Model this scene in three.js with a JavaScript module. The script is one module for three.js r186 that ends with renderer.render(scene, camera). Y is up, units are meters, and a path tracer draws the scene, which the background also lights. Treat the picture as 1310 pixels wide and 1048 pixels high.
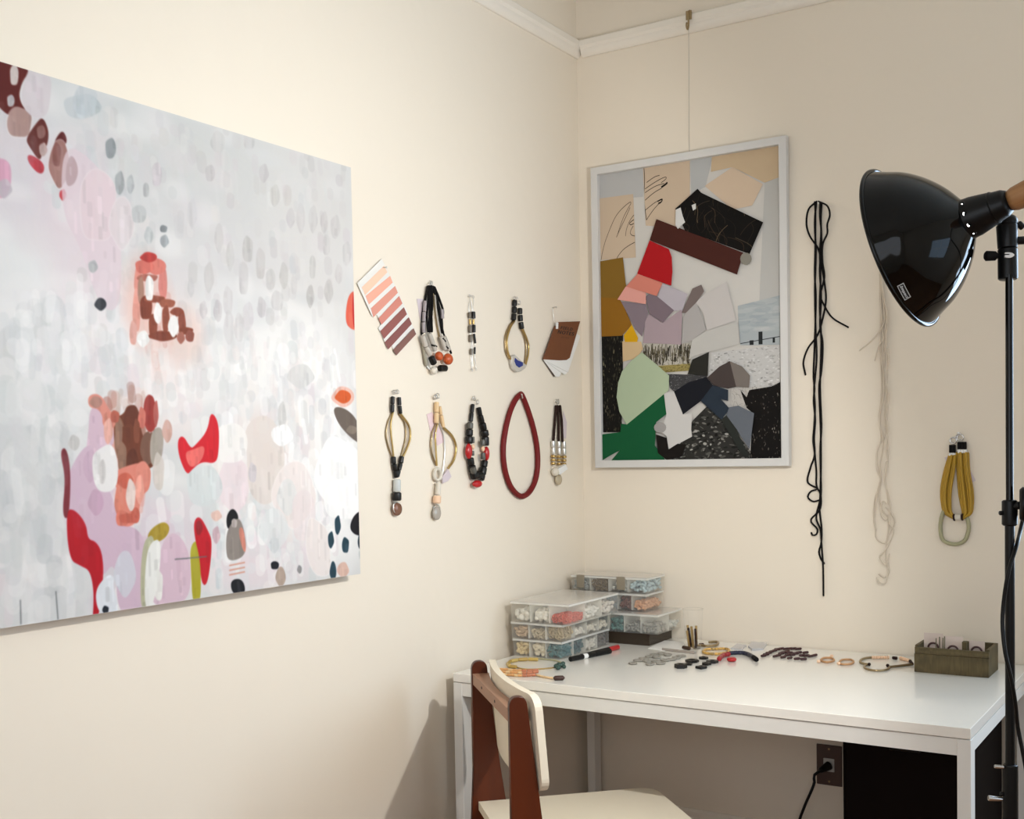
import * as THREE from 'three';
import { RoundedBoxGeometry } from 'three/addons/geometries/RoundedBoxGeometry.js';
import { mergeGeometries } from 'three/addons/utils/BufferGeometryUtils.js';
import { RectAreaLightUniformsLib } from 'three/addons/lights/RectAreaLightUniformsLib.js';
import { Brush, Evaluator, SUBTRACTION } from 'three-bvh-csg';

// ------------------------------------------------------------------ camera, sky, lights, exposure
const scene = new THREE.Scene();
const renderer = new THREE.WebGLRenderer({ antialias: true });
renderer.toneMapping = THREE.LinearToneMapping;
renderer.toneMappingExposure = 1.0;
renderer.shadowMap.enabled = true;

const YAW = 0.569467709, PITCH = -0.0373863126, ROLL = -0.0186115374, FOCAL = 1470.86, PCX = 655, PCY = 634.26;
const EYE = new THREE.Vector3(1.7375, 1.2996, 3.128);
const camera = new THREE.PerspectiveCamera(2 * Math.atan(PCY / FOCAL) * 180 / Math.PI, 1310 / (2 * PCY), 0.05, 60);
camera.position.copy(EYE);
camera.rotation.set(PITCH, YAW, ROLL, 'YXZ');
camera.setViewOffset(1310, 2 * PCY, 0, 0, 1310, 1048);
scene.add(camera);

scene.background = new THREE.Color().setRGB(0.3, 0.46, 0.7);
RectAreaLightUniformsLib.init();
const DAY = new THREE.Color().setRGB(0.6, 0.79, 1.0);
function daylight(w, h, pos, look, intensity, color = DAY) {
  const l = new THREE.RectAreaLight(color, intensity, w, h);
  l.position.set(...pos); l.lookAt(...look); l.name = 'window_daylight'; scene.add(l);
}
const ROOM = { x: 3.7, z: 4.4, y: 2.95, t: 0.14 };
const WIN1 = { x0: 1.75, x1: 2.75, y0: 0.95, y1: 2.35 };         // back wall, right of the desk
const WIN2 = { z0: 1.15, z1: 2.15, y0: 1.0, y1: 1.9 };           // right wall
daylight(0.88, 1.28, [2.25, 1.65, 0.005], [2.25, 1.65, 3], 13);
const WIN3 = { x0: 0.45, x1: 3.25, y0: 0.85, y1: 2.5 };           // wide window behind the camera
daylight(2.68, 1.53, [1.85, 1.675, ROOM.z - 0.005], [1.85, 1.675, 0], 2.05, new THREE.Color().setRGB(0.98, 0.98, 0.97));
daylight(0.88, 0.78, [ROOM.x - 0.005, 1.45, 1.65], [0, 1.45, 1.65], 2.6);
const LAMP_CD = 3.6, LAMP_RGB = [0.985, 0.985, 0.97];

// ------------------------------------------------------------------ photo pixel -> point on a wall, on the desk or at a depth
const ROT = new THREE.Matrix4().makeRotationFromEuler(new THREE.Euler(PITCH, YAW, ROLL, 'YXZ'));
const V = (x, y, z) => new THREE.Vector3(x, y, z);
const ray = (px, py) => V((px - PCX) / FOCAL, -(py - PCY) / FOCAL, -1).applyMatrix4(ROT);
const onLeft = (px, py, o = 0) => { const r = ray(px, py); return EYE.clone().addScaledVector(r, (o - EYE.x) / r.x); };
const onBack = (px, py, o = 0) => { const r = ray(px, py); return EYE.clone().addScaledVector(r, (o - EYE.z) / r.z); };
const onLevel = (px, py, h) => { const r = ray(px, py); return EYE.clone().addScaledVector(r, (h - EYE.y) / r.y); };
const atDepth = (px, py, d) => EYE.clone().addScaledVector(ray(px, py), d);
const zoomOf = (x0, y0, s) => ([x, y]) => [x0 + x / s, y0 + y / s];

let seed = 7;
const rnd = () => { seed = (seed + 0x6D2B79F5) | 0; let t = Math.imul(seed ^ (seed >>> 15), 1 | seed); t = (t + Math.imul(t ^ (t >>> 7), 61 | t)) ^ t; return ((t ^ (t >>> 14)) >>> 0) / 4294967296; };
const rr = (a, b) => a + (b - a) * rnd();
const pick = (a) => a[Math.floor(rnd() * a.length)];

// ------------------------------------------------------------------ materials
const std = (color, roughness = 0.7, metalness = 0, extra = {}) => new THREE.MeshPhysicalMaterial({ color, roughness, metalness, side: THREE.DoubleSide, ...extra });
function noiseTexture(size, draw) {
  const d = new Uint8Array(size * size * 4);
  for (let y = 0; y < size; y++) for (let x = 0; x < size; x++) { const c = draw(x / size, y / size); d.set([c[0], c[1], c[2], 255], (y * size + x) * 4); }
  const t = new THREE.DataTexture(d, size, size); t.wrapS = t.wrapT = THREE.RepeatWrapping; t.magFilter = THREE.LinearFilter; t.needsUpdate = true; return t;
}
const GR = 64, grid = Array.from({ length: GR * GR }, () => rnd());
function vnoise(x, y, per) {
  const xi = Math.floor(x), yi = Math.floor(y), fx = x - xi, fy = y - yi, m = (v) => ((v % per) + per) % per;
  const g = (a, b) => grid[(m(b) % GR) * GR + (m(a) % GR)], sx = fx * fx * (3 - 2 * fx), sy = fy * fy * (3 - 2 * fy);
  return (g(xi, yi) * (1 - sx) + g(xi + 1, yi) * sx) * (1 - sy) + (g(xi, yi + 1) * (1 - sx) + g(xi + 1, yi + 1) * sx) * sy;
}
const plasterBump = noiseTexture(512, (u, v) => { const n = 0.5 * vnoise(u * 12, v * 12, 12) + 0.3 * vnoise(u * 40, v * 40, 40) + 0.2 * vnoise(u * 64, v * 64, 64); const g = 255 * n; return [g, g, g]; });
plasterBump.repeat.set(0.8, 0.8);
function woodTexture(a, b, fine = 14, size = 256) {
  const t = noiseTexture(size, (u, v) => {
    const n = 0.6 * vnoise(u * fine + 1.5 * vnoise(u * 3, v * 2, 3), v * 2, fine) + 0.4 * vnoise(u * 60, v * 3, 60);
    return [0, 1, 2].map((i) => a[i] + (b[i] - a[i]) * n);
  });
  t.colorSpace = THREE.SRGBColorSpace; return t;
}
const M = {
  wall: std(new THREE.Color().setRGB(0.785, 0.70, 0.58), 0.85, 0, { bumpMap: plasterBump, bumpScale: 0.0015 }),
  trim: std(new THREE.Color().setRGB(0.8, 0.74, 0.65), 0.45),
  ceiling: std(new THREE.Color().setRGB(0.74, 0.7, 0.62), 0.9),
  floor: std(0xffffff, 0.5, 0, { map: woodTexture([120, 78, 46], [164, 112, 70]) }),
  desk: std(new THREE.Color().setRGB(0.82, 0.785, 0.715), 0.2, 0, { clearcoat: 0.4, clearcoatRoughness: 0.12 }),
  steel: std(new THREE.Color().setRGB(0.74, 0.72, 0.67), 0.4),
  wood: std(0xffffff, 0.4, 0, { specularIntensity: 0.6, map: woodTexture([56, 19, 4], [106, 45, 11], 20), clearcoat: 0.1, clearcoatRoughness: 0.3 }),
  woodEdge: std(new THREE.Color().setRGB(0.36, 0.19, 0.115), 0.5),
  pad: std(new THREE.Color().setRGB(0.8, 0.715, 0.565), 0.55),
  hole: std(new THREE.Color().setRGB(0.03, 0.02, 0.02), 0.7),
  black: std(new THREE.Color().setRGB(0.005, 0.005, 0.005), 0.35, 0, { specularIntensity: 0.4 }),
  blackMatte: std(new THREE.Color().setRGB(0.007, 0.006, 0.006), 0.7, 0, { specularIntensity: 0.3 }),
  gloss: std(new THREE.Color().setRGB(0.002, 0.002, 0.002), 0.06, 0, { specularIntensity: 0.45 }),
  lining: std(new THREE.Color().setRGB(0.85, 0.84, 0.82), 0.45),
  cabinet: std(new THREE.Color().setRGB(0.005, 0.003, 0.0025), 0.8, 0, { specularIntensity: 0.15 }),
  gold: std(new THREE.Color().setRGB(0.5, 0.34, 0.13), 0.28, 0.95),
  brass: std(new THREE.Color().setRGB(0.36, 0.27, 0.15), 0.3, 0.95),
  silver: std(new THREE.Color().setRGB(0.72, 0.7, 0.66), 0.28, 0.9),
  chrome: std(new THREE.Color().setRGB(0.6, 0.6, 0.6), 0.2, 1),
  beadBlack: std(new THREE.Color().setRGB(0.006, 0.005, 0.004), 0.35, 0, { specularIntensity: 0.6 }),
  cordBlack: std(new THREE.Color().setRGB(0.006, 0.005, 0.005), 0.8, 0, { specularIntensity: 0.3 }),
  cordBrown: std(new THREE.Color().setRGB(0.022, 0.009, 0.006), 0.75, 0, { specularIntensity: 0.4 }),
  beadRed: std(new THREE.Color().setRGB(0.42, 0.008, 0.01), 0.3),
  redTube: std(new THREE.Color().setRGB(0.15, 0.008, 0.008), 0.5, 0, { specularIntensity: 0.5 }),
  orange: std(new THREE.Color().setRGB(0.46, 0.075, 0.012), 0.4),
  peach: std(new THREE.Color().setRGB(0.82, 0.55, 0.36), 0.6),
  paleWood: std(new THREE.Color().setRGB(0.72, 0.5, 0.27), 0.6),
  cream: std(new THREE.Color().setRGB(0.66, 0.6, 0.5), 0.6),
  white: std(new THREE.Color().setRGB(0.8, 0.79, 0.76), 0.5),
  greyBead: std(new THREE.Color().setRGB(0.26, 0.24, 0.2), 0.45),
  olive: std(new THREE.Color().setRGB(0.17, 0.15, 0.09), 0.6),
  mauveTag: std(new THREE.Color().setRGB(0.62, 0.53, 0.55), 0.7),
  pinkTag: std(new THREE.Color().setRGB(0.74, 0.56, 0.57), 0.7),
  blue: std(new THREE.Color().setRGB(0.02, 0.035, 0.2), 0.3),
  stone: std(new THREE.Color().setRGB(0.5, 0.46, 0.4), 0.35),
  yarnCream: std(new THREE.Color().setRGB(0.66, 0.57, 0.455), 0.9),
  mustard: std(new THREE.Color().setRGB(0.4, 0.23, 0.008), 0.5),
  mesh: std(new THREE.Color().setRGB(0.36, 0.34, 0.2), 0.5),
  paper: std(new THREE.Color().setRGB(0.8, 0.78, 0.74), 0.8),
  clear: std(new THREE.Color().setRGB(0.985, 0.98, 0.965), 0.06, 0, { transmission: 0.95, thickness: 0, ior: 1.25 }),
  clearLid: std(new THREE.Color().setRGB(0.93, 0.91, 0.88), 0.2, 0, { transmission: 0.72, thickness: 0, ior: 1.35 }),
  divider: std(new THREE.Color().setRGB(0.95, 0.94, 0.9), 0.25, 0, { transmission: 0.55, thickness: 0, ior: 1.25 }),
  wire: std(new THREE.Color().setRGB(0.3, 0.27, 0.23), 0.5),
  glass: std(0xffffff, 0.03, 0, { transmission: 1, thickness: 0, ior: 1.45 }),
  bag: std(new THREE.Color().setRGB(0.85, 0.84, 0.86), 0.25, 0, { transmission: 0.5, thickness: 0 }),
  latch: std(new THREE.Color().setRGB(0.25, 0.21, 0.15), 0.5),
  smoke: std(new THREE.Color().setRGB(0.06, 0.042, 0.028), 0.2, 0, { transmission: 0.3, thickness: 0, specularIntensity: 0.5 }),
};

// ------------------------------------------------------------------ builders
const taken = new Map();
function numbered(name) { const n = taken.get(name) ?? 0; taken.set(name, n + 1); return n ? `${name}_${String(n).padStart(3, '0')}` : name; }
function shade(o) { o.castShadow = o.receiveShadow = true; return o; }
function thing(name, label, category, origin = [0, 0, 0], group, turn = 0) {
  const o = new THREE.Group(); o.name = numbered(name); o.position.set(...(origin.isVector3 ? origin.toArray() : origin)); o.rotation.y = turn;
  o.userData = { label, category }; if (group) o.userData.group = group;
  scene.add(o); return o;
}
function clean(g) { if (g.index) g = g.toNonIndexed(); for (const k of Object.keys(g.attributes)) if (!['position', 'normal', 'uv'].includes(k)) g.deleteAttribute(k); return g; }
const merge = (a) => (Array.isArray(a) ? (a.length > 1 ? mergeGeometries(a.map(clean)) : a[0]) : a);
function part(parent, name, geo, mat, label) {                       // geometry in the parent's own frame
  const m = shade(new THREE.Mesh(merge(geo), mat)); m.name = name; if (label) m.userData.label = label; parent.add(m); return m;
}
function wpart(t, name, geo, mat, label) {                           // geometry in room coordinates, parent an unturned thing or part of one
  const g = merge(geo); let o = t; const p = V(0, 0, 0); while (o && o !== scene) { p.add(o.position); o = o.parent; }
  g.translate(-p.x, -p.y, -p.z); return part(t, name, g, mat, label);
}
function single(name, label, category, geo, mat, group) {            // a thing that is one mesh, geometry in room coordinates
  const g = merge(geo); g.computeBoundingBox(); const b = g.boundingBox, c = [(b.min.x + b.max.x) / 2, b.min.y, (b.min.z + b.max.z) / 2];
  g.translate(-c[0], -c[1], -c[2]);
  const m = shade(new THREE.Mesh(g, mat)); m.name = numbered(name); m.position.set(...c); m.userData = { label, category }; if (group) m.userData.group = group; scene.add(m); return m;
}
function struct(name, geo, mat, parent = scene) {
  const m = shade(new THREE.Mesh(merge(geo), mat)); m.name = name; if (parent === scene) m.userData = { kind: 'structure' }; parent.add(m); return m;
}
function bx(x0, x1, y0, y1, z0, z1, r = 0) {
  const w = x1 - x0, h = y1 - y0, d = z1 - z0, rad = Math.min(r, w / 2.01, h / 2.01, d / 2.01);
  const g = rad > 0 ? new RoundedBoxGeometry(w, h, d, 2, rad) : new THREE.BoxGeometry(w, h, d);
  return g.translate((x0 + x1) / 2, (y0 + y1) / 2, (z0 + z1) / 2);
}
function uvBox(x0, x1, y0, y1, z0, z1) {                              // plain box, uv in metres
  const g = bx(x0, x1, y0, y1, z0, z1), p = g.attributes.position, n = g.attributes.normal, uv = g.attributes.uv;
  for (let i = 0; i < p.count; i++) { const ax = Math.abs(n.getX(i)), ay = Math.abs(n.getY(i)); if (ax > 0.5) uv.setXY(i, p.getZ(i), p.getY(i)); else if (ay > 0.5) uv.setXY(i, p.getX(i), p.getZ(i)); else uv.setXY(i, p.getX(i), p.getY(i)); }
  return g;
}
const curveOf = (pts, closed = false) => new THREE.CatmullRomCurve3(pts, closed, 'centripetal');
function tube(pts, r, { closed = false, seg, radial = 8, caps = true } = {}) {
  const n = seg ?? Math.max(8, pts.length * 6);
  const g = [new THREE.TubeGeometry(curveOf(pts, closed), n, r, radial, closed)];
  if (caps && !closed) for (const p of [pts[0], pts[pts.length - 1]]) g.push(new THREE.SphereGeometry(r, radial, 4).translate(p.x, p.y, p.z));
  return merge(g);
}
const UP = V(0, 1, 0);
function seg(a, b, r, r2 = r, bevel = 0.25, radial = 12) {            // a bead or rod between two points, with bevelled ends
  const d = b.clone().sub(a), l = d.length(), e = Math.min(bevel * Math.min(r, r2), l * 0.3);
  const prof = [[0, 0], [r - e, 0], [r, e], [r2, l - e], [r2 - e, l], [0, l]].map(([x, y]) => new THREE.Vector2(Math.max(x, 0.00001), y));
  const g = new THREE.LatheGeometry(prof, radial);
  return g.applyQuaternion(new THREE.Quaternion().setFromUnitVectors(UP, d.normalize())).translate(a.x, a.y, a.z);
}
function ball(c, rx, ry = rx, rz = rx, w = 14, h = 10) { return new THREE.SphereGeometry(1, w, h).scale(rx, ry, rz).translate(c.x, c.y, c.z); }
function ring(c, r, t, normal = V(0, 0, 1), n = 20) { return new THREE.TorusGeometry(r, t, 6, n).applyQuaternion(new THREE.Quaternion().setFromUnitVectors(V(0, 0, 1), normal.clone().normalize())).translate(c.x, c.y, c.z); }
// flat piece with thickness on a wall: outline of room points on that wall's plane
function sheet(side, pts, off, thick, bevel = 0) {
  const L = side === 'left', s = new THREE.Shape(pts.map((p) => new THREE.Vector2(L ? -p.z : p.x, p.y)));
  const g = new THREE.ExtrudeGeometry(s, { depth: thick, bevelEnabled: bevel > 0, bevelThickness: bevel, bevelSize: bevel, bevelSegments: 1, curveSegments: 8 });
  const b = new THREE.Box2().setFromPoints(pts.map((p) => new THREE.Vector2(L ? -p.z : p.x, p.y))), uv = g.attributes.uv, ps = g.attributes.position;
  for (let i = 0; i < ps.count; i++) uv.setXY(i, (ps.getX(i) - b.min.x) / (b.max.x - b.min.x), (ps.getY(i) - b.min.y) / (b.max.y - b.min.y));
  if (L) g.applyMatrix4(new THREE.Matrix4().makeBasis(V(0, 0, -1), V(0, 1, 0), V(1, 0, 0)));
  return g.translate(L ? off : 0, 0, L ? 0 : off);
}
// pen on a wall: reads points of one zoomed view of the photograph
function pen(side, zoom, scale, mm) {                                 // mm: metres per photo pixel at that wall
  const W = side === 'left' ? onLeft : onBack, n = side === 'left' ? V(1, 0, 0) : V(0, 0, 1), k = mm / scale;
  return {
    n, k,
    at: (p, off = 0) => W(...zoom(p), off),
    tube: (pts, r, lift = 0.001, o) => tube(pts.map((p) => W(...zoom(p), lift + r * k)), r * k, o),
    bead: (a, b, r, lift = 0.001, r2 = r) => seg(W(...zoom(a), lift + r * k), W(...zoom(b), lift + r * k), r * k, r2 * k),
    ball: (c, rx, ry = rx, lift = 0.001, depth) => { const d = (depth ?? Math.min(rx, ry)) * k, w = rx * k * (side === 'left' ? 1.25 : 1), h = ry * k, q = W(...zoom(c), lift + d); return side === 'left' ? ball(q, d, h, w) : ball(q, w, h, d); },
    ring: (c, r, t, lift = 0.002) => ring(W(...zoom(c), lift + t * k), r * k, t * k, n),
    sheet: (pts, off, thick, bevel) => sheet(side, pts.map((p) => W(...zoom(p), off)), off, thick, bevel),
  };
}
function canvasTexture(w, h, draw) { const c = document.createElement('canvas'); c.width = w; c.height = h; draw(c.getContext('2d'), w, h); const t = new THREE.CanvasTexture(c); t.colorSpace = THREE.SRGBColorSpace; t.anisotropy = 4; return t; }

// ================================================================== the room
const T = ROOM.t;
struct('wall_left', uvBox(-T, 0, -T, ROOM.y + T, -T, ROOM.z + T), M.wall);
struct('wall_back', [uvBox(0, WIN1.x0, -T, ROOM.y + T, -T, 0), uvBox(WIN1.x1, ROOM.x + T, -T, ROOM.y + T, -T, 0), uvBox(WIN1.x0, WIN1.x1, -T, WIN1.y0, -T, 0), uvBox(WIN1.x0, WIN1.x1, WIN1.y1, ROOM.y + T, -T, 0)], M.wall);
struct('wall_right', [uvBox(ROOM.x, ROOM.x + T, -T, ROOM.y + T, 0, WIN2.z0), uvBox(ROOM.x, ROOM.x + T, -T, ROOM.y + T, WIN2.z1, ROOM.z + T), uvBox(ROOM.x, ROOM.x + T, -T, WIN2.y0, WIN2.z0, WIN2.z1), uvBox(ROOM.x, ROOM.x + T, WIN2.y1, ROOM.y + T, WIN2.z0, WIN2.z1)], M.wall);
struct('wall_front', [uvBox(0, WIN3.x0, -T, ROOM.y + T, ROOM.z, ROOM.z + T), uvBox(WIN3.x1, ROOM.x, -T, ROOM.y + T, ROOM.z, ROOM.z + T), uvBox(WIN3.x0, WIN3.x1, -T, WIN3.y0, ROOM.z, ROOM.z + T), uvBox(WIN3.x0, WIN3.x1, WIN3.y1, ROOM.y + T, ROOM.z, ROOM.z + T)], M.wall);
struct('floor', uvBox(0, ROOM.x, -T, 0, 0, ROOM.z), M.floor);
struct('ceiling', uvBox(0, ROOM.x, ROOM.y, ROOM.y + T, 0, ROOM.z), M.ceiling);
{
  const prof = (L) => { const s = new THREE.Shape(); s.moveTo(0, 2.5); s.lineTo(0.006, 2.5); s.quadraticCurveTo(0.016, 2.508, 0.017, 2.522); s.lineTo(0.022, 2.53); s.lineTo(0.022, 2.546); s.quadraticCurveTo(0.018, 2.552, 0.012, 2.55); s.lineTo(0, 2.548); s.closePath(); return new THREE.ExtrudeGeometry(s, { depth: L, bevelEnabled: false }); };
  struct('trim_1', prof(ROOM.z), M.trim);                                                              // picture rail, left wall
  struct('trim_2', prof(ROOM.x - 0.022).applyMatrix4(new THREE.Matrix4().makeBasis(V(0, 0, 1), V(0, 1, 0), V(-1, 0, 0))).translate(ROOM.x, 0, 0), M.trim);
  const base = (L) => { const s = new THREE.Shape(); s.moveTo(0, 0); s.lineTo(0.012, 0); s.lineTo(0.012, 0.205); s.lineTo(0.009, 0.21); s.lineTo(0.009, 0.225); s.lineTo(0.005, 0.232); s.lineTo(0, 0.232); s.closePath(); return new THREE.ExtrudeGeometry(s, { depth: L, bevelEnabled: false }); };
  struct('baseboard_left', base(ROOM.z), M.trim);
  struct('baseboard_back', base(ROOM.x - 0.012).applyMatrix4(new THREE.Matrix4().makeBasis(V(0, 0, 1), V(0, 1, 0), V(-1, 0, 0))).translate(ROOM.x, 0, 0), M.trim);
  const w1 = new THREE.Group(); w1.name = 'window_1'; w1.userData = { kind: 'structure' }; scene.add(w1);
  const w2 = new THREE.Group(); w2.name = 'window_2'; w2.userData = { kind: 'structure' }; scene.add(w2);
  const fr = (a0, a1, b0, b1, make) => { const f = 0.05, m = (b0 + b1) / 2; return [make(a0, a0 + f, b0, b1), make(a1 - f, a1, b0, b1), make(a0 + f, a1 - f, b0, b0 + f), make(a0 + f, a1 - f, b1 - f, b1), make(a0 + f, a1 - f, m - 0.02, m + 0.02), make((a0 + a1) / 2 - 0.012, (a0 + a1) / 2 + 0.012, b0 + f, m - 0.02), make((a0 + a1) / 2 - 0.012, (a0 + a1) / 2 + 0.012, m + 0.02, b1 - f)]; };
  struct('window_frame', fr(WIN1.x0, WIN1.x1, WIN1.y0, WIN1.y1, (a, b, c, d) => bx(a, b, c, d, -0.08, -0.03)), M.trim, w1);
  struct('pane', bx(WIN1.x0 + 0.05, WIN1.x1 - 0.05, WIN1.y0 + 0.05, WIN1.y1 - 0.05, -0.056, -0.052), M.glass, w1);
  const w3 = new THREE.Group(); w3.name = 'window_3'; w3.userData = { kind: 'structure' }; scene.add(w3);
  struct('window_frame', fr(WIN3.x0, WIN3.x1, WIN3.y0, WIN3.y1, (a, b, c, d) => bx(a, b, c, d, ROOM.z + 0.03, ROOM.z + 0.08)), M.trim, w3);
  struct('pane', bx(WIN3.x0 + 0.05, WIN3.x1 - 0.05, WIN3.y0 + 0.05, WIN3.y1 - 0.05, ROOM.z + 0.052, ROOM.z + 0.056), M.glass, w3);
  struct('window_frame', fr(WIN2.z0, WIN2.z1, WIN2.y0, WIN2.y1, (a, b, c, d) => bx(ROOM.x + 0.03, ROOM.x + 0.08, c, d, a, b)), M.trim, w2);
  struct('pane', bx(ROOM.x + 0.052, ROOM.x + 0.056, WIN2.y0 + 0.05, WIN2.y1 - 0.05, WIN2.z0 + 0.05, WIN2.z1 - 0.05), M.glass, w2);
}

// ================================================================== desk
const DT = 0.74;
{
  const t = thing('desk', 'white laminate desk with square metal legs standing in the corner', 'desk', [0.656, 0, 0.38]);
  const X0 = 0.031, X1 = 1.281, Z0 = 0.007, Z1 = 0.758;
  wpart(t, 'tabletop', bx(X0, X1, 0.718, DT, Z0, Z1, 0.0015), M.desk);
  for (const [x, z] of [[X0, Z1 - 0.041], [X1 - 0.026, Z1 - 0.041], [X0, 0.02], [X1 - 0.026, 0.02]]) wpart(t, 'leg', bx(x, x + 0.026, 0, 0.7165, z, z + 0.04, 0.0012), M.steel);
  wpart(t, 'apron', bx(X0 + 0.026, X1 - 0.026, 0.683, 0.7165, Z1 - 0.028, Z1 - 0.003), M.steel);
  wpart(t, 'apron', bx(X0 + 0.026, X1 - 0.026, 0.683, 0.7165, 0.022, 0.047), M.steel);
  wpart(t, 'apron', bx(X0 + 0.001, X0 + 0.025, 0.688, 0.7165, 0.06, Z1 - 0.041), M.steel);
  wpart(t, 'apron', bx(X1 - 0.025, X1 - 0.0005, 0.688, 0.7165, 0.06, Z1 - 0.041), M.steel);
}
// dark cabinet under the desk
{
  const t = thing('cabinet', 'dark brown cabinet standing under the white desk beside the outlet', 'cabinet', [1.071, 0, 0.25]);
  wpart(t, 'body', bx(0.921, 1.221, 0.02, 0.66, 0.06, 0.40, 0.003), M.cabinet);
  for (const [y0, y1] of [[0.06, 0.34], [0.36, 0.64]]) { const d = wpart(t, 'drawer', bx(0.931, 1.211, y0, y1, 0.398, 0.412, 0.003), M.cabinet); wpart(d, 'handle', bx(1.036, 1.106, y1 - 0.05, y1 - 0.04, 0.41, 0.424, 0.003), M.black); }
  for (const [x, z] of [[0.936, 0.08], [1.186, 0.08], [0.936, 0.36], [1.186, 0.36]]) wpart(t, 'foot', bx(x, x + 0.02, 0, 0.022, z, z + 0.02), M.black);
}
// outlet with plug and cord
{
  const t = thing('wall_outlet', 'brown wall outlet plate with one receptacle below the desk', 'outlet', [0.7645, 0.361, 0.0]);
  wpart(t, 'plate', bx(0.729, 0.8, 0.361, 0.474, 0.0, 0.005, 0.002), std(new THREE.Color().setRGB(0.06, 0.03, 0.022), 0.45));
  wpart(t, 'receptacle', bx(0.749, 0.78, 0.40, 0.437, 0.004, 0.008, 0.003), std(new THREE.Color().setRGB(0.5, 0.49, 0.46), 0.5), 'pale receptacle');
  for (const y of [0.372, 0.463]) wpart(t, 'screw', seg(V(0.7645, y, 0.004), V(0.7645, y, 0.0062), 0.003), M.brass);
  const p = onBack(1060, 985, 0.03), q = [V(0.768, 0.418, 0.012), V(0.758, 0.414, 0.034), V(0.736, 0.395, 0.05), onBack(1042, 1000, 0.055), onBack(1030, 1030, 0.06), onBack(1022, 1052, 0.06), onBack(1010, 1110, 0.07), V(0.676, 0.06, 0.09), V(0.736, 0.006, 0.16), V(0.966, 0.006, 0.5)];
  const c = thing('power_cord', 'black power cord plugged into the brown outlet under the desk', 'cord', [0.768, 0.0, 0.03]);
  wpart(c, 'plug', seg(V(0.766, 0.4185, 0.009), V(0.751, 0.41, 0.042), 0.0125, 0.008), M.black);
  wpart(c, 'cable', tube(q.slice(1), 0.004, { seg: 90 }), M.black);
}

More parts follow.
